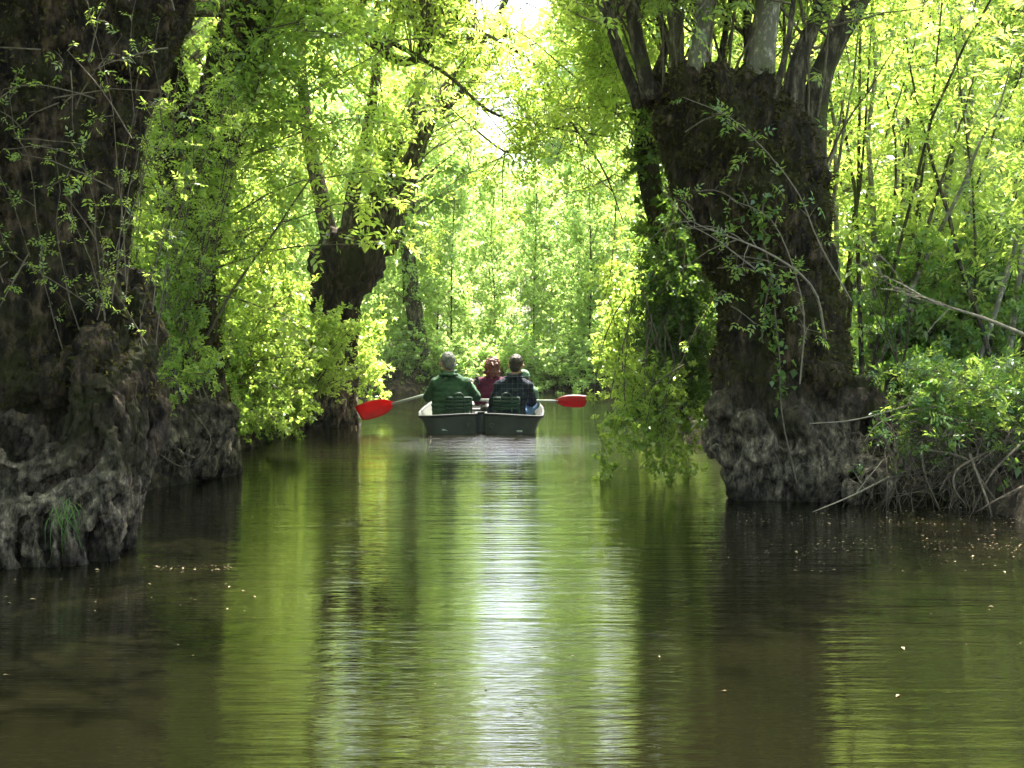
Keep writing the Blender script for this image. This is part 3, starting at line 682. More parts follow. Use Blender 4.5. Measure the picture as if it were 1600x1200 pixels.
bush('elder_bush', 'mid-green leafy sprays screening the dark second left trunk just above its root ledge', 'bush',
     [P(250, 640, 9.0), P(300, 620, 9.1), P(225, 600, 8.2)], region(200, 345, 330, 615, 8.0, 9.1), 34, 109, leaf='leaf',
     bend=.1, r0=.006, ntw=13, tw=(.1, .28), t0=.2, nleaf=4, L=.05, kind='clump', tint=.55, tvar=.35)
bush('elder_bush', 'loose upper sprays in the gap between the huge left trunk and the second trunk', 'bush',
     [P(250, 560, 8.6), P(290, 420, 9.1)], region(215, 400, 60, 400, 8.2, 9.2), 30, 110,
     bend=.1, r0=.006, ntw=12, tw=(.1, .3), t0=.25, nleaf=4, L=.06, kind='ash5', tint=.6)
bush('hawthorn_bush', 'broad bright green bush spilling from the left bank to the water behind the root ledge', 'bush',
     [P(330, 620, 12), P(380, 640, 12.5), P(430, 640, 13.5)], region(255, 485, 450, 680, 10.8, 13.8), 140, 101,
     bend=.15, r0=.01, ntw=16, tw=(.12, .35), t0=.25, nleaf=5, L=.06, kind='clump', tint=.55)
bush('hawthorn_bush', 'taller sunlit bush above the root ledge, between the second and third left pollards', 'bush',
     [P(340, 600, 12.5), P(420, 560, 13.5), P(250, 560, 11.5)], region(230, 470, 230, 470, 11.2, 14.0), 80, 102,
     bend=.1, r0=.012, ntw=16, tw=(.15, .4), t0=.3, nleaf=5, L=.06, kind='clump', tint=.6)
bush('willow_bush', 'light green bush at the foot of the third left pollard, leaves over the waterline', 'bush',
     [P(460, 620, 16.5), P(560, 600, 17.5)], region(430, 600, 470, 640, 15.9, 18), 70, 103,
     bend=.12, r0=.012, ntw=14, tw=(.15, .4), t0=.25, nleaf=5, L=.08, kind='clump', tint=.65)
bush('bramble_bush', 'dark leafy bush draping from beside the right pollard down into the water', 'bush',
     [P(1090, 420, 10.4), P(1060, 380, 10.6), P(1100, 560, 10.2), P(1080, 300, 10.5)], region(1000, 1112, 420, 665, 9.6, 10.6), 90, 104, leaf='leaf_dark',
     bend=.25, r0=.009, ntw=15, tw=(.12, .3), t0=.2, nleaf=5, L=.06, kind='clump', tint=.35, up=-.1)
# hanging strands of the same kind at the water's edge
bush('trailing_bramble', 'sunlit trailing strands hanging to the water left of the right pollard', 'climbing plant',
     [P(1010, 470, 9.7), P(980, 520, 9.8), P(1040, 500, 9.6), P(1070, 560, 9.5)], lambda r, n: np.array([P(r.choice([948, 965, 985, 1008, 1030, 1036, 1062, 1080]) + r.normal(0, 5), r.uniform(660, 755), r.uniform(9.3, 9.8)) for _ in range(n)]), 18, 105,
     bend=.12, bend_dir=(-.6, 0, .5), r0=.006, r1=.002, k=9, ntw=16, tw=(.06, .2), t0=.3, nleaf=4, L=.055, kind='clump', tint=.75, up=-.1)
bush('leaning_bush', 'pale green bush leaning over the channel just right of the distant red paddle', 'bush',
     [P(1010, 560, 13.5), P(990, 600, 13)], region(940, 1020, 420, 640, 12, 15), 60, 106,
     bend=.15, r0=.01, ntw=14, tw=(.12, .35), t0=.25, nleaf=5, L=.065, kind='clump', tint=.7)

bush('hazel_bush', 'light green sprays hiding the middle of the third left pollard trunk', 'bush',
     [P(450, 640, 14.3), P(430, 600, 14.5)], region(430, 565, 480, 590, 13.6, 14.9), 46, 107,
     bend=.12, r0=.01, ntw=13, tw=(.12, .35), t0=.3, nleaf=5, L=.065, kind='clump', tint=.65)
bush('low_willow', 'low bright bushes along the far bank just behind the boat', 'bush',
     [P(x, 600, 25.4) for x in (570, 620, 700, 760, 830, 900)], region(540, 950, 530, 614, 23.9, 25.6), 230, 108, leaf='leaf_far_hazed',
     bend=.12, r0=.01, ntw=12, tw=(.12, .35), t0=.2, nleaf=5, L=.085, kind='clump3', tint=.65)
def ivy_trunk():
    r = np.random.default_rng(31)
    root = empty('ivy_clad_tree', P(1085, 620, 10.9), 'slim ivy-wrapped trunk leaning behind the head of the right pollard', 'tree')
    g = Geo(); pts = [(1095, 640, 10.9), (1070, 480, 10.9), (1045, 390, 10.9), (1018, 300, 10.9), (1008, 200, 10.9), (1000, 80, 10.9), (985, -60, 10.9)]
    rpath(g, pts, [.15, .12, .10, .10, .09, .07, .04], 20, 12); link('trunk', g.mesh('trunk'), M['bark'], root)
    w, lv = Geo(), Geo(); p = smoothpath([P(*q) for q in pts], .01, 12)[0][None]
    s, tg = sample(p, r.uniform(.2, .8, (1, 110))); s = s[0]
    e = s + norm(r.normal(0, 1, s.shape) + [0, -.2, -.4]) * r.uniform(.1, .35, (len(s), 1))
    shoots(w, lv, s, e, r, .1, r0=.004, ntw=5, tw=(.05, .15), t0=.2, nleaf=4, L=.06, kind='clump3', tint=.7)
    finish(root, w, lv, leaf='leaf_dark', wname='ivy_stem', lname='ivy')
    w, lv = Geo(), Geo()
    n = 60; s, tg = sample(p, r.uniform(.7, 1, (1, n))); s = s[0]; e = np.array([P(r.uniform(872, 1010), r.uniform(-420, 250), r.uniform(9.5, 14)) for _ in range(n)])
    shoots(w, lv, s, e, r, .08, r0=.008, ntw=13, tw=(.12, .4), t0=.35, nleaf=5, L=.10, kind='ash5', tint=.7)
    s, tg = sample(p, r.uniform(.6, 1, (1, 40))); s = s[0]; e = s + np.stack([r.normal(-.2, .8, 40), r.normal(0, .8, 40), r.uniform(0, 1.4, 40)], 1)
    shoots(w, lv, s, e, r, .1, r0=.01, ntw=9, tw=(.12, .35), t0=.2, nleaf=4, L=.13, kind='ash5', tint=.7); finish(root, w, lv)
ivy_trunk()

# coppice stems on the right bank
def coppice(bx, by, Y, n, seed, label, lean=.2, h=(2.5, 4.5), Lf=.15):
    r = np.random.default_rng(seed); b = P(bx, by, Y); b[2] = ground_z(b[0], b[1])
    root = empty('coppiced_ash', b, label, 'tree', 'multi-stemmed young ashes on the right bank')
    w, lv = Geo(), Geo()
    P0 = b + np.stack([r.normal(0, .16, n), r.normal(0, .2, n), np.full(n, -.05)], 1)
    P1 = P0 + np.stack([r.normal(lean, .55, n), r.normal(0, .6, n), r.uniform(*h, n)], 1)
    rr = r.uniform(.012, .034, n)
    for a in range(n):
        s = Geo(); k = 9; c = (P0[a] + P1[a]) / 2 + r.normal(0, .1, 3); pth = bez(P0[a][None], c[None], P1[a][None], k, r, .04)
        tubes(s, pth, np.linspace(rr[a], .005, k)[None], 7)
        twigs_leaves(s, lv, pth, r, ntw=16, tw=(.2, .6), t0=.3, nleaf=4, L=Lf, tint=.65, kind='ash')
        link('stem', s.mesh('stem'), M['bark_smooth' if rr[a] > .024 else 'bark_limb'], root)
    finish(root, w, lv)
coppice(1330, 560, 9.6, 16, 41, 'sheaf of slender grey stems rising right beside the right pollard trunk', .1)
coppice(1420, 560, 10.2, 12, 42, 'slanting thin-stemmed young ash a step right of the pollard, above the seed heads', .3)
coppice(1560, 560, 9.3, 8, 43, 'leafy young ash at the right edge of the picture', .1)
coppice(1490, 540, 11.5, 12, 44, 'thin-stemmed ash further back between the right edge and the seed heads', -.1, (3, 5))

bush('elder_bush', 'mixed green bush on top of the right bank behind the seed heads', 'bush',
     [P(1450, 560, 10), P(1560, 560, 10), P(1380, 570, 10)], region(1340, 1640, 330, 600, 9, 11), 120, 111,
     bend=.1, r0=.008, ntw=15, tw=(.12, .35), t0=.15, nleaf=5, L=.065, kind='clump', tint=.55, leaf='nettle')
bush('nettle_patch', 'fresh green nettles and ferns hanging over the right bank edge', 'ground cover',
     [P(x, 665 + (x % 37), 8.75 - (x - 1400) / 500) for x in range(1395, 1680, 11)], region(1385, 1690, 560, 735, 7.7, 9.0), 190, 112, leaf='nettle',
     bend=.22, r0=.0035, r1=.001, ntw=6, tw=(.05, .2), t0=.3, nleaf=3, L=.085, kind='ash', tint=.6, tvar=.4)

# roots and dead twigs on the right bank face
def bank_roots():
    r = np.random.default_rng(51)
    root = empty('exposed_root', P(1540, 760, 8), 'tangle of bare grey roots on the undercut right bank above the water', 'roots')
    g = Geo()
    big = [[(1430, 700, 8), (1505, 715, 7.8), (1530, 745, 7.7), (1560, 785, 7.6), (1600, 800, 7.6)], [(1560, 700, 7.9), (1500, 730, 7.7), (1490, 760, 7.6), (1510, 790, 7.6)],
           [(1600, 690, 7.8), (1550, 740, 7.6), (1520, 800, 7.6)], [(1440, 690, 8), (1445, 740, 7.9), (1470, 800, 7.85)], [(1380, 680, 8.1), (1400, 740, 8.0), (1385, 800, 8.0)], [(1600, 760, 7.6), (1560, 780, 7.5), (1525, 800, 7.5)], [(1515, 710, 7.8), (1545, 790, 7.5), (1550, 815, 7.5)]]
    for p in big: rpath(g, p, np.linspace(.011, .003, len(p)), 16, 7)
    link('thick_root', g.mesh('thick_root'), M['root_grey'], root)
    w = Geo(); n = 330
    x = r.uniform(1370, 1660, n); P0 = np.array([P(a, r.uniform(650, 740), 8.15 - (a - 1370) / 700 + r.uniform(-.1, .2)) for a in x])
    P1 = P0 + np.stack([r.normal(0, .3, n), r.uniform(-.35, .05, n), -r.uniform(.15, .55, n)], 1); P1[:, 2] = np.maximum(P1[:, 2], -.03)
    shoots(w, w, P0, P1, r, .15, r0=r.uniform(.0015, .0055, n), r1=.0008, ntw=0, wob=.28, k=9, sides=4)
    link('fine_root', w.mesh('fine_root'), M['root_grey'], root)
bank_roots()

def fallen_branch(pts, rad, label, side=10, seed=1, mat='twig_pale'):
    r = np.random.default_rng(seed); root = empty('fallen_branch', P(*pts[0]), label, 'branch')
    g = Geo(); rpath(g, pts, rad, 16, 6); link('limb', g.mesh('limb'), M[mat], root)
    if side:
        w = Geo(); p = smoothpath([P(*q) for q in pts], .01, 12)[0][None]; s, tg = sample(p, r.uniform(.35, .95, (1, side)))
        e = s[0] + norm(tg[0] + r.normal(0, .45, s[0].shape)) * r.uniform(.15, .5, (side, 1))
        shoots(w, w, s[0], e, r, .1, r0=.004, r1=.0015, ntw=0); link('side_twig', w.mesh('side_twig'), M[mat], root)
fallen_branch([(1640, 540, 8.0), (1540, 498, 8.1), (1460, 472, 8.2), (1400, 440, 8.3), (1330, 408, 8.4)], [.016, .012, .008, .005, .003], 'bleached bare branch slanting in from the right edge above the nettles', 10, 3)
fallen_branch([(1265, 662, 7.9), (1340, 655, 8.0), (1440, 628, 8.2)], [.003, .005, .007], 'thin bare twig sticking out in front of the right pollard foot', 3, 4)
fallen_branch([(1350, 690, 8.0), (1375, 660, 8.0), (1430, 640, 8.1), (1500, 634, 8.2)], [.003, .005, .007, .008], 'short arched bare twig on the right bank beside the dark root hollow', 3, 5)
fallen_branch([(1270, 800, 7.6), (1330, 775, 7.8), (1390, 745, 8.0)], [.003, .005, .007], 'pale twig poking into the water by the right pollard roots', 2, 6)
fallen_branch([(235, 700, 8.6), (290, 730, 8.3), (330, 690, 8.3), (300, 640, 8.6)], [.004, .004, .003, .003], 'thin looping twig in front of the left root ledge', 0, 7, 'twig')
fallen_branch([(1290, 530, 8.1), (1270, 450, 8.0), (1200, 395, 7.9), (1100, 355, 7.9), (1070, 340, 7.9)], [.010, .009, .007, .004, .002], 'pale bramble cane arching across the middle of the right pollard trunk', 8, 8)

def sprays(pts, label, seed, L=.07):
    r = np.random.default_rng(seed); root = empty('bramble_cane', P(*pts[0]), label, 'climbing plant')
    w, lv = Geo(), Geo(); p = smoothpath([P(*q) for q in pts], .01, 14)[0]; tubes(w, p[None], np.linspace(.006, .002, 14)[None], 5)
    twigs_leaves(w, lv, p[None], r, ntw=9, tw=(.04, .12), t0=.2, nleaf=2, L=L, tint=.6, kind='ash5'); finish(root, w, lv, 'twig_pale', 'nettle', 'stem', 'foliage')
sprays([(1330, 470, 8.0), (1280, 380, 7.9), (1240, 290, 7.9), (1150, 190, 7.9), (1075, 155, 8.0)], 'leafy cane curving up over the right pollard trunk to its head', 71)
sprays([(1250, 600, 8.0), (1255, 480, 7.9), (1210, 350, 7.9), (1140, 310, 7.9)], 'leafy cane standing against the centre of the right pollard trunk', 72)
sprays([(1180, 420, 7.95), (1120, 375, 7.9), (1075, 350, 7.9)], 'short leafy sprig poking left from the right pollard waist', 73)

# burdock seed heads
def burdock():
    r = np.random.default_rng(61)
    root = empty('burdock_plant', P(1400, 580, 8.6), 'dry brown seed-head plant standing right of the pollard on the bank', 'plant')
    heads = [(1375, 403), (1400, 452), (1420, 458), (1421, 484), (1352, 412), (1345, 450)]
    s = Geo()
    for hx, hy in heads:
        rpath(s, [(1405 + r.uniform(-6, 6), 585, 8.5), ((1405 + hx) / 2 + 5, (585 + hy) / 2, 8.45), (hx, hy, 8.4)], [.005, .004, .002], 10, 5)
    link('stalk', s.mesh('stalk'), M['dry'], root)
    for hx, hy in heads:
        g = Geo(); c = P(hx, hy, 8.4); ellipsoid(g, c, .017, 8, 6)
        d = norm(r.normal(0, 1, (70, 3))); p0 = c + d * .014; p1 = c + d * .032
        tubes(g, np.stack([p0, p1], 1), np.tile([.0022, .0005], (70, 1)), 3); link('seed_head', g.mesh('seed_head'), M['dry'], root)
burdock()

# grass tuft and moss sprouts on left roots
def grass_tuft(p, n, L, seed, label):
    r = np.random.default_rng(seed); w = Geo(); P0 = p + r.normal(0, .03, (n, 3)); P1 = P0 + np.stack([r.normal(.02, .05, n), r.normal(-.05, .04, n), -r.uniform(.3, 1, n) * L], 1)
    ln = bez(P0, (P0 + P1) / 2 + np.stack([r.normal(0, .03, n), np.full(n, -.07), np.full(n, .06)], 1), P1, 7, r, .02)
    side = np.zeros((n, 7, 3)); side[..., 0] = .003 * np.linspace(1, .15, 7)
    v = np.concatenate([ln - side, ln + side], 2).reshape(-1, 3); i, j = np.meshgrid(np.arange(n), np.arange(6), indexing='ij'); b = (i * 7 + j) * 2
    w.add(v, np.stack([b, b + 1, b + 3, b + 2], -1), None, np.repeat(r.uniform(.0, .6, n), 6))
    tag(link('grass_tuft', w.mesh('grass_tuft', False, True), M['nettle']), label, 'grass')
grass_tuft(P(100, 795, 5.86), 26, .19, 81, 'tuft of long green grass drooping over the foremost left roots')

# ------------------------------------------------------------------ undergrowth along the banks (no one could count it)
def undergrowth():
    r = np.random.default_rng(91); lv = Geo()
    n = 90000; x = r.uniform(-13, 13, n); y = r.uniform(5, 40, n); s = sd_channel(x, y); k = (s > .15) & (s < 10); x, y, s = x[k], y[k], s[k]
    z = ground_z(x, y) + r.uniform(0, 1, len(x)) ** 1.6 * np.clip(.25 + s * .12, 0, .8)
    B = np.stack([x, y, z], 1); D = norm(r.normal(0, 1, B.shape) + [0, 0, .5])
    leaves(lv, B, D, r.uniform(.04, .10, len(B)), 'clump3', r, .5)
    tag(link('undergrowth', lv.mesh('undergrowth', False, True), M['nettle']), kind='stuff')
undergrowth()
def dry_brush():
    r = np.random.default_rng(92); w = Geo(); n = 2600
    x = r.uniform(-4.5, 4.0, n); y = r.uniform(22, 27.5, n); s = sd_channel(x, y); k = (s > .02) & (s < 1.0); x, y = x[k], y[k]
    B = np.stack([x, y, ground_z(x, y) - .05], 1); E = B + np.stack([r.normal(0, .3, len(x)), r.normal(-.1, .2, len(x)), r.uniform(.1, .7, len(x))], 1)
    shoots(w, w, B, E, r, .1, r0=.008, r1=.003, ntw=0, k=4, sides=3)
    tag(link('dry_brushwood', w.mesh('dry_brushwood'), M['dry']), kind='stuff')
dry_brush()

# ------------------------------------------------------------------ background trees: build kinds, copy them
def make_tree(name, label, group, h, crown0, rad, nsh, seed, trunk_r=.08, L=.13, kind='clump', tint=.6, mat='leaf_far_hazed', ntw=14, nleaf=4, tilt=.35, cat='tree', tw=(.2, .5)):
    r = np.random.default_rng(seed); root = empty(name, (0, 0, 0), label, cat, group)
    g = Geo(); a = r.normal(0, .12, (3, 2)) * h * .15
    tube(g, [(0, 0, -.2), (a[0, 0], a[0, 1], h * .33), (a[1, 0], a[1, 1], h * .66), (a[2, 0], a[2, 1], h)], [trunk_r, trunk_r * .75, trunk_r * .45, .01], 16, 8)
    link('trunk', g.mesh('trunk'), M['bark_limb'], root)
    tp = smoothpath([(0, 0, -.2), (a[0, 0], a[0, 1], h * .33), (a[1, 0], a[1, 1], h * .66), (a[2, 0], a[2, 1], h)], .01, 12)[0]
    w, lv = Geo(), Geo()
    t = r.uniform(crown0 / h, .97, nsh) ; s, _ = sample(tp[None], t[None]); s = s[0]
    az = r.uniform(0, 2 * math.pi, nsh); prof = np.sin(np.clip((t - crown0 / h) / (1 - crown0 / h), 0, 1) * math.pi * .8 + .5)
    ln = rad * prof * r.uniform(.35, 1.15, nsh)
    e = s + np.stack([np.cos(az) * ln, np.sin(az) * ln, ln * r.uniform(tilt - .2, tilt + .5, nsh)], 1)
    shoots(w, lv, s, e, r, .05, r0=trunk_r * .22, r1=.004, k=6, ntw=ntw, tw=tw, t0=.2, nleaf=nleaf, L=L, kind=kind, tint=tint)
    finish(root, w, lv, 'twig', mat, gap=False)
    return root

def copy_tree(o):
    c = o.copy(); C.objects.link(c)
    for ch in list(o.children):
        d = ch.copy(); C.objects.link(d); d.parent = c; d.matrix_parent_inverse = ch.matrix_parent_inverse.copy()
    return c

used = set()
def place(proto, x, y, sc_=1, rz=0, label=None, group=None, z=None):
    o = proto if proto.name not in used else copy_tree(proto); used.add(proto.name)
    o.location = (x, y, (ground_z(x, y) if z is None else z) - .05); o.scale = (min(sc_, .85 + .35 * sc_),) * 2 + (sc_,); o.rotation_euler = (0, 0, rz)
    if label: o['label'] = label
    if group: o['group'] = group
    return o

G1 = 'young trees of the sunlit thicket beyond the far bank'
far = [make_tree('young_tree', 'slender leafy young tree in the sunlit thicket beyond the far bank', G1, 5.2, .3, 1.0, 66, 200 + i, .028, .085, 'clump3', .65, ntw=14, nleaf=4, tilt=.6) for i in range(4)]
rr_ = np.random.default_rng(300)
spots = []
for y0, xs in ((25.6, np.arange(-5, 6, 1.35)), (27.2, np.arange(-7, 8, 1.3)), (29.5, np.arange(-9, 10, 1.5)), (32.5, np.arange(-11, 12, 1.7)), (36.5, np.arange(-14, 15, 1.5)), (39, np.arange(-15, 16, 1.9))):
    for x in xs: spots.append((x + rr_.normal(0, .3), y0 + rr_.normal(0, .4)))
for i, (x, y) in enumerate(spots):
    if sd_channel(x, y) < .25: continue
    sx = 800 + x / y * F
    hmul = np.interp(sx, *(([540, 640, 705, 735, 845, 880, 1100], [2.1, 2.0, 1.6, .86, .86, 1.8, 2.1]) if y > 34 else ([540, 640, 720, 790, 870, 940, 1100], [1.3, 1.1, .88, .80, .86, 1.05, 1.3]))) * rr_.uniform(.88, 1.1) * (y / 29) ** .8
    where = ('behind the huge left trunk' if sx < 240 else 'behind the second left trunk' if sx < 380 else 'just left of the third left pollard' if sx < 480 else 'behind the third left pollard' if sx < 560 else 'above the bright red paddle blade' if sx < 640 else 'beside the dark straight trunk' if sx < 690 else 'above the green jacketed man' if sx < 735 else 'above the person in maroon' if sx < 785 else
             'above the plaid shirt' if sx < 840 else 'above the darker red paddle blade' if sx < 920 else 'behind the leaning pale bush' if sx < 1000 else 'behind the ivy-wrapped trunk' if sx < 1100 else 'behind the right pollard' if sx < 1330 else 'behind the sheaf of grey stems' if sx < 1480 else 'by the right edge')
    where += ', ' + ('nearest the water' if y < 26.5 else 'just behind the bank row' if y < 28.4 else 'in the middle of the thicket' if y < 31 else 'deeper in the thicket' if y < 35 else 'deepest of all')
    place(far[i % 4], x, y, hmul, rr_.uniform(0, 6.28), 'slender young tree ' + where, G1)

# a dark straight trunk behind the green jacket
t = make_tree('slim_tree', 'straight dark-trunked tree rising right behind the man in the green jacket', None, 7.5, 2.6, 1.6, 60, 333, .19, .11, 'clump3', .6, ntw=12, nleaf=4)
del_xy = P(662, 600, 24.9); place(t, del_xy[0] , 24.9, 1, 1.0)

G2 = 'tall trees along the two banks'
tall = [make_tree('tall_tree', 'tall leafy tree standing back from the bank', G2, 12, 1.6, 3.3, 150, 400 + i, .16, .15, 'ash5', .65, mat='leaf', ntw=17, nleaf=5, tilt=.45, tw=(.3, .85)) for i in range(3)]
lt = [(-4.6, 17.5, 1, 'second tall tree back on the left bank'), (-5.6, 20.5, 1.05, 'tall tree behind the third left pollard'), (-7.8, 16, 1.05, 'tall tree well back from the left bank, seen between the pollards'),
      (-7.5, 24, 1.1, 'tall tree where the left bank meets the far thicket'), (-8.5, 12, 1, 'tall tree deep behind the second left pollard'), 
      (6.4, 14.0, .9, 'tall tree behind the slanting thin ash on the right bank'), (4.4, 17.5, .95, 'tall tree behind the ivy-wrapped trunk'), (8.8, 11.5, 1.0, 'tall tree far back at the right edge'),
      (8.2, 17, 1.1, 'tall tree far back behind the young ashes'), (8, 30, 1.1, 'tall tree past the bend, right of the far thicket'), (9.5, 22, 1.1, 'tall tree beyond the bend of the channel'), (-10.5, 20, 1.1, 'tall tree deepest in the wood on the left'), (11, 15, 1.1, 'tall tree deepest in the wood on the right')]
lt += [(-5.6, 9.2, .8, 'tall tree on the left bank right behind the second pollard'),
       (3.5, 20.0, .75, 'tall tree on the right bank short of the bend'), (-4.6, 5.4, .8, 'tall tree crowding the back of the huge left pollard')]
lt += [(-4.8, -3.5, 1, 'unseen tall tree added for shade on the left bank behind the viewer'), (4.8, -3, 1, 'unseen tall tree added for shade on the right bank behind the viewer'), (-5.6, 1.5, .9, 'unseen tall tree added for shade on the near left bank beside the viewer'), (6.2, 2.0, .9, 'unseen tall tree added for shade on the near right bank beside the viewer'),  # out-of-view trees added to block skylight from behind the camera
       (-4.6, -8, 1.1, 'farthest unseen tall tree added for shade behind the viewer on the left'), (4.6, -8, 1.1, 'farthest unseen tall tree added for shade behind the viewer on the right')]
for i, (x, y, s, lab) in enumerate(lt): place(tall[i % 3], x, y, s, i * 1.7, lab, G2)

# ------------------------------------------------------------------ floating bits on the water
def floating():
    r = np.random.default_rng(95); lv = Geo()
    pts = []
    for (x0, x1, y0, y1, n) in ((1100, 1600, 790, 900, 300), (1150, 1600, 800, 822, 260), (1250, 1600, 842, 862, 160), (240, 360, 886, 894, 50), (180, 420, 776, 786, 60), (180, 420, 740, 800, 50), (0, 400, 880, 960, 60), (500, 1000, 660, 780, 110), (0, 1600, 800, 1100, 45), (420, 560, 664, 680, 60)):
        for _ in range(n):
            px, py = r.uniform(x0, x1), r.uniform(y0, y1); Y = CAM_H / ((py - 526) / F); q = P(px, py, Y); pts.append((q[0], q[1], .004))
    B = np.array(pts); D = norm(r.normal(0, 1, B.shape) * [1, 1, .02]); L = r.uniform(.004, .014, len(B)) * r.choice([1, 1, 1, 2.0], len(B))
    up = np.tile([0, 0, 1.], (len(B), 1)) + r.normal(0, .15, B.shape)
    leaf_quads(lv, B, D, norm(up), L, L * .5, r.uniform(.3, 1, len(B)))
    tag(link('floating_leaf_litter', lv.mesh('floating_leaf_litter', False, True), M['litter']), kind='stuff')
M['litter'] = mat_plain('leaf_litter', (.22, .18, .11), .9, .0, .5, 25)
floating()
#PEOPLE
# ------------------------------------------------------------------ boat, paddles, people
from mathutils.geometry import tessellate_polygon
BO = np.array([-.355, 13.95, 0.0])                 # boat origin: middle of the stern at the waterline
M['hull'] = mat_plain('dark_hull_plastic', (.062, .072, .068), .38, .5, .25, 6, bump=.05)
M['liner'] = mat_plain('pale_liner_plastic', (.085, .09, .082), .5, .4, .12, 8)
M['seat'] = mat_plain('green_seat_plastic', (.002, .028, .014), .7, .5, .15, 8)
M['sticker'] = mat_plain('white_sticker', (.6, .62, .62), .5, .4, .1, 30)
M['mark'] = mat_plain('pale_mark', (.20, .22, .22), .5, .4, .1, 30)
M['dark_red'] = mat_plain('dark_red_blade_plastic', (.26, .008, .022), .35, .5, .15, 8, trans=(.35, .01, .03))
M['red'] = mat_plain('red_blade_plastic', (.60, .010, .008), .45, .35, .2, 9, trans=(.45, .010, .008))
M['shaft'] = mat_plain('aluminium_shaft', (.55, .55, .55), .3, .5, .05, 20, metal=.7)
M['black'] = mat_plain('black_plastic', (.012, .012, .013), .45, .4, .2, 20)
M['skin'] = mat_plain('skin', (.46, .25, .17), .5, .4, .1, 14)
M['jacket'] = mat_plain('green_jacket_cloth', (.032, .072, .038), .8, .15, .18, 14, bump=.25)
M['collar'] = mat_plain('green_collar_cloth', (.05, .10, .06), .8, .15, .15, 14, bump=.2)
M['maroon'] = mat_plain('maroon_cloth', (.075, .011, .032), .8, .15, .18, 14, bump=.25)
M['teal'] = mat_plain('pale_green_cloth', (.10, .17, .11), .8, .15, .15, 14, bump=.2)
M['jeans'] = mat_plain('blue_denim', (.10, .18, .34), .8, .15, .3, 60, bump=.2)
M['trousers'] = mat_plain('dark_trousers', (.03, .03, .032), .8, .15, .2, 30)
M['grey_hair'] = mat_plain('grey_hair', (.16, .155, .15), .6, .3, .45, 60, bump=.6)
M['red_hair'] = mat_plain('auburn_hair', (.105, .028, .014), .5, .4, .5, 50, bump=.7)
M['dark_hair'] = mat_plain('dark_hair', (.022, .014, .010), .5, .35, .4, 60, bump=.6)
M['eye'] = mat_plain('eye', (.3, .3, .3), .2, .5, .1, 60)

def mat_plaid():
    m, nt, out = mat_new('plaid_shirt_cloth'); L = nt.links.new
    b = N(nt, 'ShaderNodeBsdfPrincipled'); b.inputs['Roughness'].default_value = .85; b.inputs['Specular IOR Level'].default_value = .15
    tc = N(nt, 'ShaderNodeTexCoord').outputs['Object']; sx = N(nt, 'ShaderNodeSeparateXYZ'); L(tc, sx.inputs[0])
    tot = None
    for ax, per, wd in ((0, .062, .16), (2, .055, .18), (0, .031, .10), (2, .0275, .10)):
        a = N(nt, 'ShaderNodeMath', operation='DIVIDE'); a.inputs[1].default_value = per; L(sx.outputs[ax], a.inputs[0])
        f = N(nt, 'ShaderNodeMath', operation='FRACT'); L(a.outputs[0], f.inputs[0])
        l = N(nt, 'ShaderNodeMath', operation='LESS_THAN'); l.inputs[1].default_value = wd; L(f.outputs[0], l.inputs[0])
        if tot is None: tot = l.outputs[0]
        else:
            s = N(nt, 'ShaderNodeMath', operation='ADD'); L(tot, s.inputs[0]); L(l.outputs[0], s.inputs[1]); tot = s.outputs[0]
    d = N(nt, 'ShaderNodeMath', operation='MULTIPLY'); d.inputs[1].default_value = .33; L(tot, d.inputs[0])
    L(ramp(nt, d.outputs[0], [(0, (.009, .012, .022)), (.33, (.022, .03, .045)), (.7, (.055, .07, .09))]), b.inputs['Base Color'])
    L(b.outputs[0], out.inputs[0]); return m
M['plaid'] = mat_plaid()

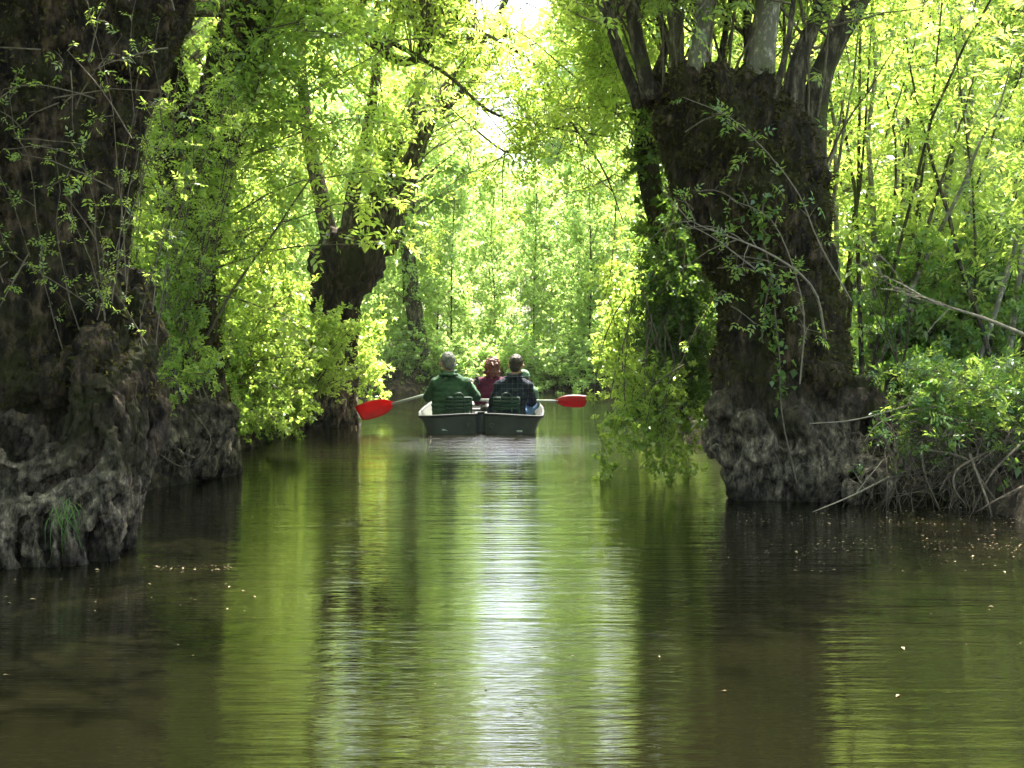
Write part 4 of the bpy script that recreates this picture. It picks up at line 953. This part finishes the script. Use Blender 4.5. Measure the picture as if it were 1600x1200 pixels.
def boat():
    root = empty('boat', tuple(BO), 'wide dark flat-bottomed plastic boat seen from its two-lobed stern, carrying the paddlers', 'boat')
    def full(h):
        h = np.array(h, float); l = h[::-1].copy(); l[:, 0] *= -1; return np.vstack([h, l[1:]])     # starts and ends at the notch
    rim = full([(.055, .34), (.055, .07), (.075, .01), (.20, -.025), (.38, -.03), (.56, 0), (.66, .05), (.70, .14), (.715, .35), (.73, 1.2), (.70, 2.4), (.60, 3.1), (.36, 3.7), (0, 3.95)])
    bot = full([(.055, .34), (.055, .10), (.085, .05), (.20, .02), (.36, .015), (.52, .03), (.585, .07), (.61, .15), (.62, .35), (.63, 1.2), (.58, 2.4), (.45, 3.0), (.22, 3.45), (0, 3.6)])
    n = len(rim)
    rz = .235 - .03 * np.clip((np.abs(rim[:, 0]) - .2) / .5, 0, 1) * (rim[:, 1] < .3) + .07 * np.clip((rim[:, 1] - 2) / 2, 0, 1)
    cen = np.array([0, 1.6])
    def lay(o, z, off=0.0):
        # shift along the outline's own outward normal
        d = np.roll(o, -1, 0) - np.roll(o, 1, 0); nn = np.stack([d[:, 1], -d[:, 0]], 1); nn /= np.maximum(np.linalg.norm(nn, axis=1, keepdims=True), 1e-6)
        sgn = np.sign(np.sum(nn * (o - cen), 1).mean()); p = o + nn * sgn * off
        return np.column_stack([p, z * np.ones(n)])
    def strip(g, ls):
        v = np.concatenate(ls); q = [(k * n + i, k * n + (i + 1) % n, (k + 1) * n + (i + 1) % n, (k + 1) * n + i) for k in range(len(ls) - 1) for i in range(n)]
        g.add(v, q)
    g = Geo(); mid = rim * .55 + bot * .45; low = rim * .15 + bot * .85
    strip(g, [lay(bot, -.06), lay(low, 0.02), lay(mid, .12), lay(rim, rz - .03)])
    bl = lay(bot, -.06); tr = tessellate_polygon([[Vector(p) for p in bl]]); g.add(bl, None, tr)
    o = link('hull', g.mesh('hull'), M['hull'], None); o.location = tuple(BO); o.parent = root; o.matrix_parent_inverse = Matrix.Translation(-Vector(BO))
    g = Geo(); strip(g, [lay(rim, rz - .032, .002), lay(rim, rz - .028, .014), lay(rim, rz - .008, .016), lay(rim, rz, .009), lay(rim, rz, -.009), lay(rim, rz - .02, -.02)])
    o = link('gunwale', g.mesh('gunwale'), M['rimm'], root); o.location = tuple(BO)
    g = Geo(); inb = lay(bot, .05, -.03)
    strip(g, [lay(rim, rz - .021, -.019), lay(mid, .13, -.035), inb]); tr = tessellate_polygon([[Vector(p) for p in inb]]); g.add(inb + [0, 0, .001], None, tr)
    o = link('liner', g.mesh('liner'), M['liner'], root); o.location = tuple(BO)
    for yy in (.75, 1.75, 2.8):
        g = Geo(); box(g, BO + [0, yy, .17], (1.18 if yy < 2 else 1.0, .16, .03)); box(g, BO + [0, yy, .10], (1.1 if yy < 2 else .9, .10, .11))
        link('thwart', g.mesh('thwart', False), M['liner'], root)
    for sx in (-.26, .29):
        g = Geo(); w = .145
        for zz in (.27, .31, .35, .39):
            tube(g, [BO + [sx - w, .30, zz], BO + [sx, .275, zz], BO + [sx + w, .30, zz]], [.0195] * 3, 8, 6)
        for xx in (-w, -.06, .06, w): tube(g, [BO + [sx + xx, .30 - .022 * (abs(xx) < .1), .08], BO + [sx + xx, .30 - .022 * (abs(xx) < .1), .40]], [.014] * 2, 5, 6)
        tube(g, [BO + [sx + .06 * math.cos(a) , .278, .385 + .065 * math.sin(a)] for a in np.linspace(0, math.pi, 9)], [.011] * 9, 20, 6)
        box(g, BO + [sx, .46, .085], (.34, .34, .03))
        link('seat', g.mesh('seat'), M['seat'], root)
    for x, z, w in ((-.40, .045, .075), (.44, .03, .065)):
        g = Geo(); box(g, BO + [x, .004 + abs(x) * .02, z], (w, .012, .02)); link('sticker', g.mesh('sticker', False), M['sticker'], root)
    for x, z, t in ((-.137, .105, 0), (.125, .10, 1)):
        g = Geo(); c = BO + [x, -.006, z]
        if t == 0: pts = [c + [-.014, 0, .016], c + [.004, 0, .02], c + [.012, 0, .004], c + [-.006, 0, .002], c + [-.012, 0, -.014], c + [.006, 0, -.018], c + [.018, 0, -.016]]
        else: pts = [c + [.02 * math.cos(a), 0, .022 * math.sin(a)] for a in np.linspace(0, 5.4, 9)]
        tube(g, pts, [.0028] * len(pts), 22, 5); link('painted_mark', g.mesh('painted_mark'), M['mark'], root)
M['rimm'] = mat_plain('grey_rim_plastic', (.022, .026, .025), .75, .5, .15, 8)
boat()

def bag():
    g = Geo(); ellipsoid(g, BO + [.07, .72, .235], (.085, .09, .07)); ellipsoid(g, BO + [.07, .72, .21], (.09, .1, .05))
    root = empty('bag', tuple(BO + [.07, .72, .18]), 'small dark rounded bag lying between the two men in the boat', 'bag')
    organic('body', g, .01, M['black'], root, lambda p, n: (fbm(p * 20, 3, 3) - .5) * .012)
    s = Geo(); tube(s, [BO + [.02, .70, .28], BO + [.06, .69, .325], BO + [.11, .70, .28]], [.007] * 3, 10, 6); link('handle', s.mesh('handle'), M['black'], root)
bag()

def paddle(blade_c, inner, label, blade_l=.44, tone='red', bw=1.0):
    """blade centre and a point further up the shaft (both in world space)"""
    bc, q = np.array(blade_c, float), np.array(inner, float); ax = norm(q - bc); root = empty('paddle', tuple(bc), label, 'paddle', 'canoe paddles with red blades')
    up = norm(np.cross(np.cross(ax, [0, 0, 1.]), ax)); up = up if up[2] > 0 else -up; nn = np.cross(ax, up)
    t = np.array([0, .06, .14, .25, .4, .6, .8, .93, 1.0]); wt = np.interp(t, [0, .06, .14, .25, .4, .6, .8, .93, 1.0], [.018, .032, .060, .085, .100, .106, .104, .098, .088]) * bw
    u = np.linspace(-1, 1, 9); g = Geo(); V = []
    for side in (1, -1):
        for a, w in zip(t, wt):
            for b in u:
                cup = .022 * (b * b) * min(1, a * 3) - .03 * (a - .5) ** 2; spine = .010 * math.exp(-(b / .18) ** 2) * (1 - a)
                tip = .045 * (b * .5) * (a > .9)
                V.append(bc + ax * (blade_l * (.5 - a)) + ax * tip * -1 + up * (b * w) + nn * (cup + side * (.004 + spine)))
    V = np.array(V); nr, ncol = len(t), 9; q4 = []
    for s_ in (0, 1):
        for i in range(nr - 1):
            for j in range(ncol - 1):
                a = s_ * nr * ncol + i * ncol + j; f = (a, a + 1, a + ncol + 1, a + ncol); q4.append(f if s_ == 0 else f[::-1])
    o_ = nr * ncol
    loop = [j for j in range(ncol)] + [i * ncol + ncol - 1 for i in range(1, nr)] + [(nr - 1) * ncol + j for j in range(ncol - 2, -1, -1)] + [i * ncol for i in range(nr - 2, 0, -1)]
    for a, b in zip(loop, loop[1:] + loop[:1]): q4.append((a, a + o_, b + o_, b))
    g.add(V, q4); link('blade', g.mesh('blade'), M[tone], root)
    s = Geo(); st = bc + ax * blade_l * .42; en = bc + ax * (blade_l * .5 + 1.05)
    tubes(s, np.array([[st, (st + en) / 2, en]]), np.full((1, 3), .0155), 12, True); link('shaft', s.mesh('shaft'), M['shaft'], root)
    s = Geo(); tube(s, [en - up * .05, en, en + up * .05], [.017, .019, .017], 8, 8); tube(s, [en - ax * .06, en], [.0185, .0185], 4, 10); link('grip', s.mesh('grip'), M['black'], root)
    return ax
LH, RH = BO + [-.50, .86, .455], BO + [-.17, .90, .54]
bcL = P(588, 638, 14.62); axL = norm(LH - bcL)
RH = LH + axL * .36
paddle(bcL, LH, 'paddle with a bright red blade held out on the left of the boat, dripping', .44)
LH2, RH2 = BO + [.22, .92, .335], BO + [.52, .92, .33]
bcR = P(892, 627, 14.95); axR = norm(LH2 - bcR); RH2 = bcR + axR * .62; LH2 = bcR + axR * .93
paddle(bcR, LH2, 'paddle with a darker red blade held out low on the right of the boat', .38, 'dark_red', .72)

def hand(g, c, ax, fore, s=1.0, grip=True):
    """palm and five fingers closed round a shaft through c along ax, forearm arriving from fore"""
    ax = norm(np.array(ax, float)); f = norm(np.array(fore, float) - c); f = norm(f - ax * (f @ ax)); w = np.cross(ax, f)
    pc = c + f * .030 * s
    for k in (-.028, -.010, .010, .028): ellipsoid(g, pc + ax * k * s + f * .004, (.017 * s, .018 * s, .017 * s), 8, 6)
    ellipsoid(g, pc + f * .03 * s, (.03 * s, .022 * s, .03 * s), 10, 8)
    if grip:
        for k, ln in ((-.030, 215), (-.011, 235), (.010, 228), (.029, 200)):
            pts = [c + ax * k * s + (f * math.cos(R(a)) + w * math.sin(R(a))) * (.0262 * s if a > 20 else .03 * s) for a in np.linspace(10, ln, 6)]
            tube(g, pts, np.linspace(.0098, .0075, 6) * s, 10, 7)
        pts = [c + ax * .035 * s + f * .035 * s, c + ax * .045 * s + f * .012 * s - w * .02 * s, c + ax * .035 * s - f * .012 * s - w * .024 * s, c + ax * .018 * s - f * .026 * s - w * .012 * s]
        tube(g, pts, [.013 * s, .012 * s, .0105 * s, .009 * s], 10, 7)
    else:
        for k, ln in ((-.030, .062), (-.011, .075), (.010, .07), (.029, .055)):
            tube(g, [pc + ax * k * s, pc + ax * k * 1.1 * s - f * ln * .55 * s + w * .004, pc + ax * k * 1.15 * s - f * ln * s - w * .014], np.array([.0098, .0088, .0075]) * s, 8, 7)
        tube(g, [pc + ax * .03 * s + f * .02, pc + ax * .055 * s - f * .006, pc + ax * .058 * s - f * .03], [.012 * s, .011 * s, .009 * s], 8, 7)

def figure(label, J, top, legs, hair, hairfn, s=1.0, grip=None, width=1.0, collar=None, hat=None, belly=1.0, hood=None):
    """J: joints in boat space"""
    J = {k: BO + np.array(v, float) for k, v in J.items()}
    root = empty('person', tuple(J['pelvis'] - [0, 0, .1]), label, 'person', 'people sitting in the boat')
    yaw = J.get('look'); H = J['head']; fwd = norm((yaw - H) * [1, 1, 1]); rt = norm(np.cross(fwd, [0, 0, 1.])); up = np.cross(rt, fwd); rot = np.stack([rt, fwd, up], 1)
    hs = s * 1.14
    def hp(x, y, z): return H + rot @ (np.array([x, y, z]) * hs)
    g = Geo()
    ellipsoid(g, hp(0, -.005, .015), np.array((.076, .094, .102)) * s, 16, 12, rot); ellipsoid(g, hp(0, .025, -.055), np.array((.056, .062, .060)) * s, 12, 10, rot)
    ellipsoid(g, hp(0, .095, -.015), np.array((.013, .022, .024)) * s, 8, 8, rot); ellipsoid(g, hp(0, .083, -.055), np.array((.026, .010, .009)) * s, 8, 8, rot)
    ellipsoid(g, hp(0, .080, .022), np.array((.055, .014, .010)) * s, 8, 8, rot); ellipsoid(g, hp(0, .075, -.095), np.array((.022, .018, .015)) * s, 8, 8, rot)
    for sx in (-1, 1): ellipsoid(g, hp(sx * .079, -.005, -.012), np.array((.012, .02, .031)) * s, 8, 8, rot)
    nb = J['neck']; tube(g, [hp(0, -.01, -.04), (hp(0, -.02, -.08) + nb) / 2, nb - [0, 0, .03]], [.058 * s, .056 * s, .066 * s], 8, 12)
    def torso(gg, e):
        c = J['chest']; p = J['pelvis']
        pth, rad = smoothpath([p, (p * .6 + c * .4), c, (c * .45 + nb * .55)], np.array([.15, .14 * belly, .155, .10]) * s + e, 9)
        for q, r_ in zip(pth, rad): ellipsoid(gg, q, (r_ * 1.12 * width, r_ * .80, .09 * s), 14, 8)
        for k in ('sl', 'sr'): ellipsoid(gg, J[k], np.array((.068, .068, .068)) * s + e, 12, 8); tube(gg, [nb - [0, .01, .045], (nb + J[k]) / 2 - [0, 0, .035], J[k] - [0, 0, .01]], [.07 * s + e, .078 * s + e, .064 * s + e], 8, 10)
    def arms(gg, e, cut=1.0):
        for a, b, c_ in (('sl', 'el', 'wl'), ('sr', 'er', 'wr')):
            end = J[b] + (J[c_] - J[b]) * cut
            tube(gg, [J[a], (J[a] + J[b]) / 2, J[b], (J[b] + end) / 2, end], np.array([.056, .052, .043, .040, .030]) * s + e, 16, 12)
    def leg(gg, e, cut=1.0):
        for sx, a, b in ((-1, 'kl', 'fl'), (1, 'kr', 'fr')):
            h = J['pelvis'] + [sx * .09 * s, .03, -.02]; end = J[a] + (J[b] - J[a]) * cut
            tube(gg, [h, (h + J[a]) / 2, J[a], (J[a] + end) / 2, end], np.array([.088, .078, .058, .052, .04]) * s + e, 16, 12)
    torso(g, -.012); arms(g, -.012); leg(g, -.012)
    for sx, k, kn in ((-1, 'fl', 'kl'), (1, 'fr', 'kr')): ellipsoid(g, J[k] + [0, .06 * s, -.01], np.array((.04, .11, .03)) * s, 10, 8)
    for k, el in (('hl', 'wl'), ('hr', 'wr')):
        tube(g, [J[el], (J[el] + J[k]) / 2 , J[k] + norm(J[el] - J[k]) * .03], [.024 * s, .022 * s, .02 * s], 5, 8)
        hand(g, J[k], grip if grip is not None else np.array([1., .2, 0]), J[el], s, grip is not None)
    organic('body', g, .0085, M['skin'], root, None, 1)
    for sx in (-1, 1):
        e = Geo(); ellipsoid(e, hp(sx * .031, .078, .004), .0115 * s, 8, 6); link('eye', e.mesh('eye'), M['eye'], root)
    g = Geo(); torso(g, .012); arms(g, .012, .97); ellipsoid(g, J['pelvis'] + [0, 0, -.03], (.19 * s * width, .14 * s, .08))
    folds = lambda p, n: (fbm(p * np.array([14, 14, 7]), 3, int(s * 100)) - .5) * .030 + (fbm(p * 35, 2, 5) - .5) * .008
    tp = organic(top[0], g, .011, M[top[1]], root, folds, 2)
    if collar:
        c = Geo(); cc = nb + [0, -.005, .012]
        pts = [cc + [.082 * s * math.cos(a), .075 * s * math.sin(a), .012 * math.cos(a * 2)] for a in np.linspace(-.6, math.pi + .6 + math.pi, 16) ]
        tube(c, pts, [.020 * s] * len(pts), 40, 8)
        pts2 = [cc + [.115 * s * math.cos(a), -.09 * s + .05 * s * abs(math.cos(a)) - .02, -.030] for a in np.linspace(0, math.pi, 9)]
        tube(c, pts2, [.014 * s] * 9, 20, 8)
        cl = organic('collar', c, .009, M[collar], root, None, 2)
    g = Geo(); leg(g, .010, .95); ellipsoid(g, J['pelvis'] + [0, .02, -.03], (.16 * s * width, .12 * s, .07)); organic('trousers', g, .011, M[legs], root, lambda p, n: (fbm(p * 16, 3, 8) - .5) * .02, 2)
    for k in ('fl', 'fr'):
        sh = Geo(); ellipsoid(sh, J[k] + [0, .06 * s, -.01], np.array((.047, .125, .04)) * s, 12, 8); link('shoe', sh.mesh('shoe'), M['black'], root)
    g = Geo(); hairfn(g, hp, s, rot); organic('hair', g, .007, M[hair], root, (lambda p, n: (fbm(p * 38, 3, 4) - .5) * .045) if hair == 'red_hair' else (lambda p, n: (fbm(p * 60, 3, 4) - .5) * .014), 1)
    if hat:
        g = Geo(); ellipsoid(g, hp(0, -.005, .06), np.array((.098, .115, .085)) * s, 16, 10, rot); ellipsoid(g, hp(0, 0, .035), np.array((.118, .135, .016)) * s, 20, 8, rot)
        organic('sun_hat', g, .009, M[hat], root, lambda p, n: (fbm(p * 25, 2, 4) - .5) * .012, 1)
    return root

def short_hair(g, hp, s, rot):
    ellipsoid(g, hp(0, -.016, .032), np.array((.086, .098, .098)) * s, 16, 12, rot); ellipsoid(g, hp(0, -.052, -.02), np.array((.068, .058, .068)) * s, 12, 10, rot)
def curly_hair(g, hp, s, rot):
    ellipsoid(g, hp(0, -.025, .03), np.array((.105, .105, .108)) * s, 16, 12, rot); ellipsoid(g, hp(0, -.055, -.04), np.array((.10, .07, .09)) * s, 12, 10, rot)
    r = np.random.default_rng(5)
    for a in range(40):
        d = norm(r.normal(0, 1, 3) + [0, -.7, .1]); ellipsoid(g, hp(d[0] * .10, -.03 + d[1] * .09, .0 + d[2] * .115), .015 * s, 8, 6)

def wrist(h, e, d=.055): h, e = np.array(h, float), np.array(e, float); return h + norm(e - h) * d
def jl(v): return np.array(v, float) - BO
gl, gr = jl(LH), jl(RH); el, er = np.array([-.64, .60, .38]), np.array([-.065, .64, .38])
figure('grey-haired person in a green jacket paddling on the left of the boat', dict(pelvis=(-.36, .50, .17), chest=(-.365, .50, .44), neck=(-.385, .52, .675), head=(-.402, .54, .79), look=(-.9, 1.5, .74),
       sl=(-.535, .51, .545), sr=(-.20, .51, .545), el=el, er=er, hl=gl, hr=gr, wl=wrist(gl, el), wr=wrist(gr, er), kl=(-.47, .92, .30), kr=(-.27, .92, .30), fl=(-.45, 1.25, .10), fr=(-.28, 1.25, .10)),
       ('jacket', 'jacket'), 'trousers', 'grey_hair', short_hair, 1.0, axL, 1.16, 'collar', belly=1.2)
gl, gr = jl(LH2), jl(RH2); el, er = np.array([.13, .62, .33]), np.array([.60, .64, .33])
figure('dark-haired person in a navy plaid shirt and jeans paddling on the right of the boat', dict(pelvis=(.34, .50, .16), chest=(.355, .50, .42), neck=(.385, .52, .645), head=(.408, .55, .765), look=(.75, 1.8, .70),
       sl=(.215, .51, .52), sr=(.535, .51, .515), el=el, er=er, hl=gl, hr=gr, wl=wrist(gl, el), wr=wrist(gr, er), kl=(.24, .95, .26), kr=(.60, .86, .27), fl=(.27, 1.25, .10), fr=(.50, 1.2, .10)),
       ('shirt', 'plaid'), 'jeans', 'dark_hair', short_hair, .97, axR, 1.1, 'plaid')
figure('person with curly auburn hair and a maroon top sitting ahead between the two men', dict(pelvis=(.13, 1.42, .16), chest=(.12, 1.42, .40), neck=(.11, 1.44, .60), head=(.115, 1.45, .715), look=(.2, 2.6, .70),
       sl=(-.03, 1.43, .525), sr=(.27, 1.43, .525), el=(-.08, 1.52, .29), er=(.34, 1.52, .29), hl=(.03, 1.76, .34), hr=(.21, 1.76, .34), wl=wrist((.03, 1.76, .34), (-.08, 1.52, .29)), wr=wrist((.21, 1.76, .34), (.34, 1.52, .29)),
       kl=(.03, 1.82, .26), kr=(.22, 1.82, .26), fl=(.03, 2.1, .10), fr=(.21, 2.1, .10)), ('top', 'maroon'), 'trousers', 'red_hair', curly_hair, .93, None, .95)
figure('small person in pale green with a sun hat, mostly hidden ahead of the plaid shirt', dict(pelvis=(.50, 1.42, .14), chest=(.505, 1.42, .32), neck=(.51, 1.43, .49), head=(.50, 1.44, .575), look=(.5, 2.6, .55),
       sl=(.38, 1.42, .42), sr=(.62, 1.42, .42), el=(.36, 1.50, .24), er=(.655, 1.50, .24), hl=(.44, 1.70, .28), hr=(.57, 1.70, .28), wl=wrist((.44, 1.70, .28), (.36, 1.5, .24)), wr=wrist((.57, 1.7, .28), (.655, 1.5, .24)),
       kl=(.43, 1.74, .22), kr=(.57, 1.74, .22), fl=(.43, 1.98, .09), fr=(.57, 1.98, .09)), ('top', 'teal'), 'trousers', 'dark_hair', short_hair, .78, None, .95, None, 'teal')
# ------------------------------------------------------------------ damp air under the trees
def haze():
    m, nt, out = mat_new('damp_air'); v = nt.nodes.new('ShaderNodeVolumePrincipled'); v.inputs['Color'].default_value = (.92, 1, .9, 1); v.inputs['Density'].default_value = .00025; v.inputs['Anisotropy'].default_value = .3
    nt.links.new(v.outputs[0], out.inputs['Volume'])
    g = Geo(); box(g, (0, 350, 5.6), (1100, 1500, 15.6)); tag(link('haze', g.mesh('haze', False), m), kind='stuff')
haze()
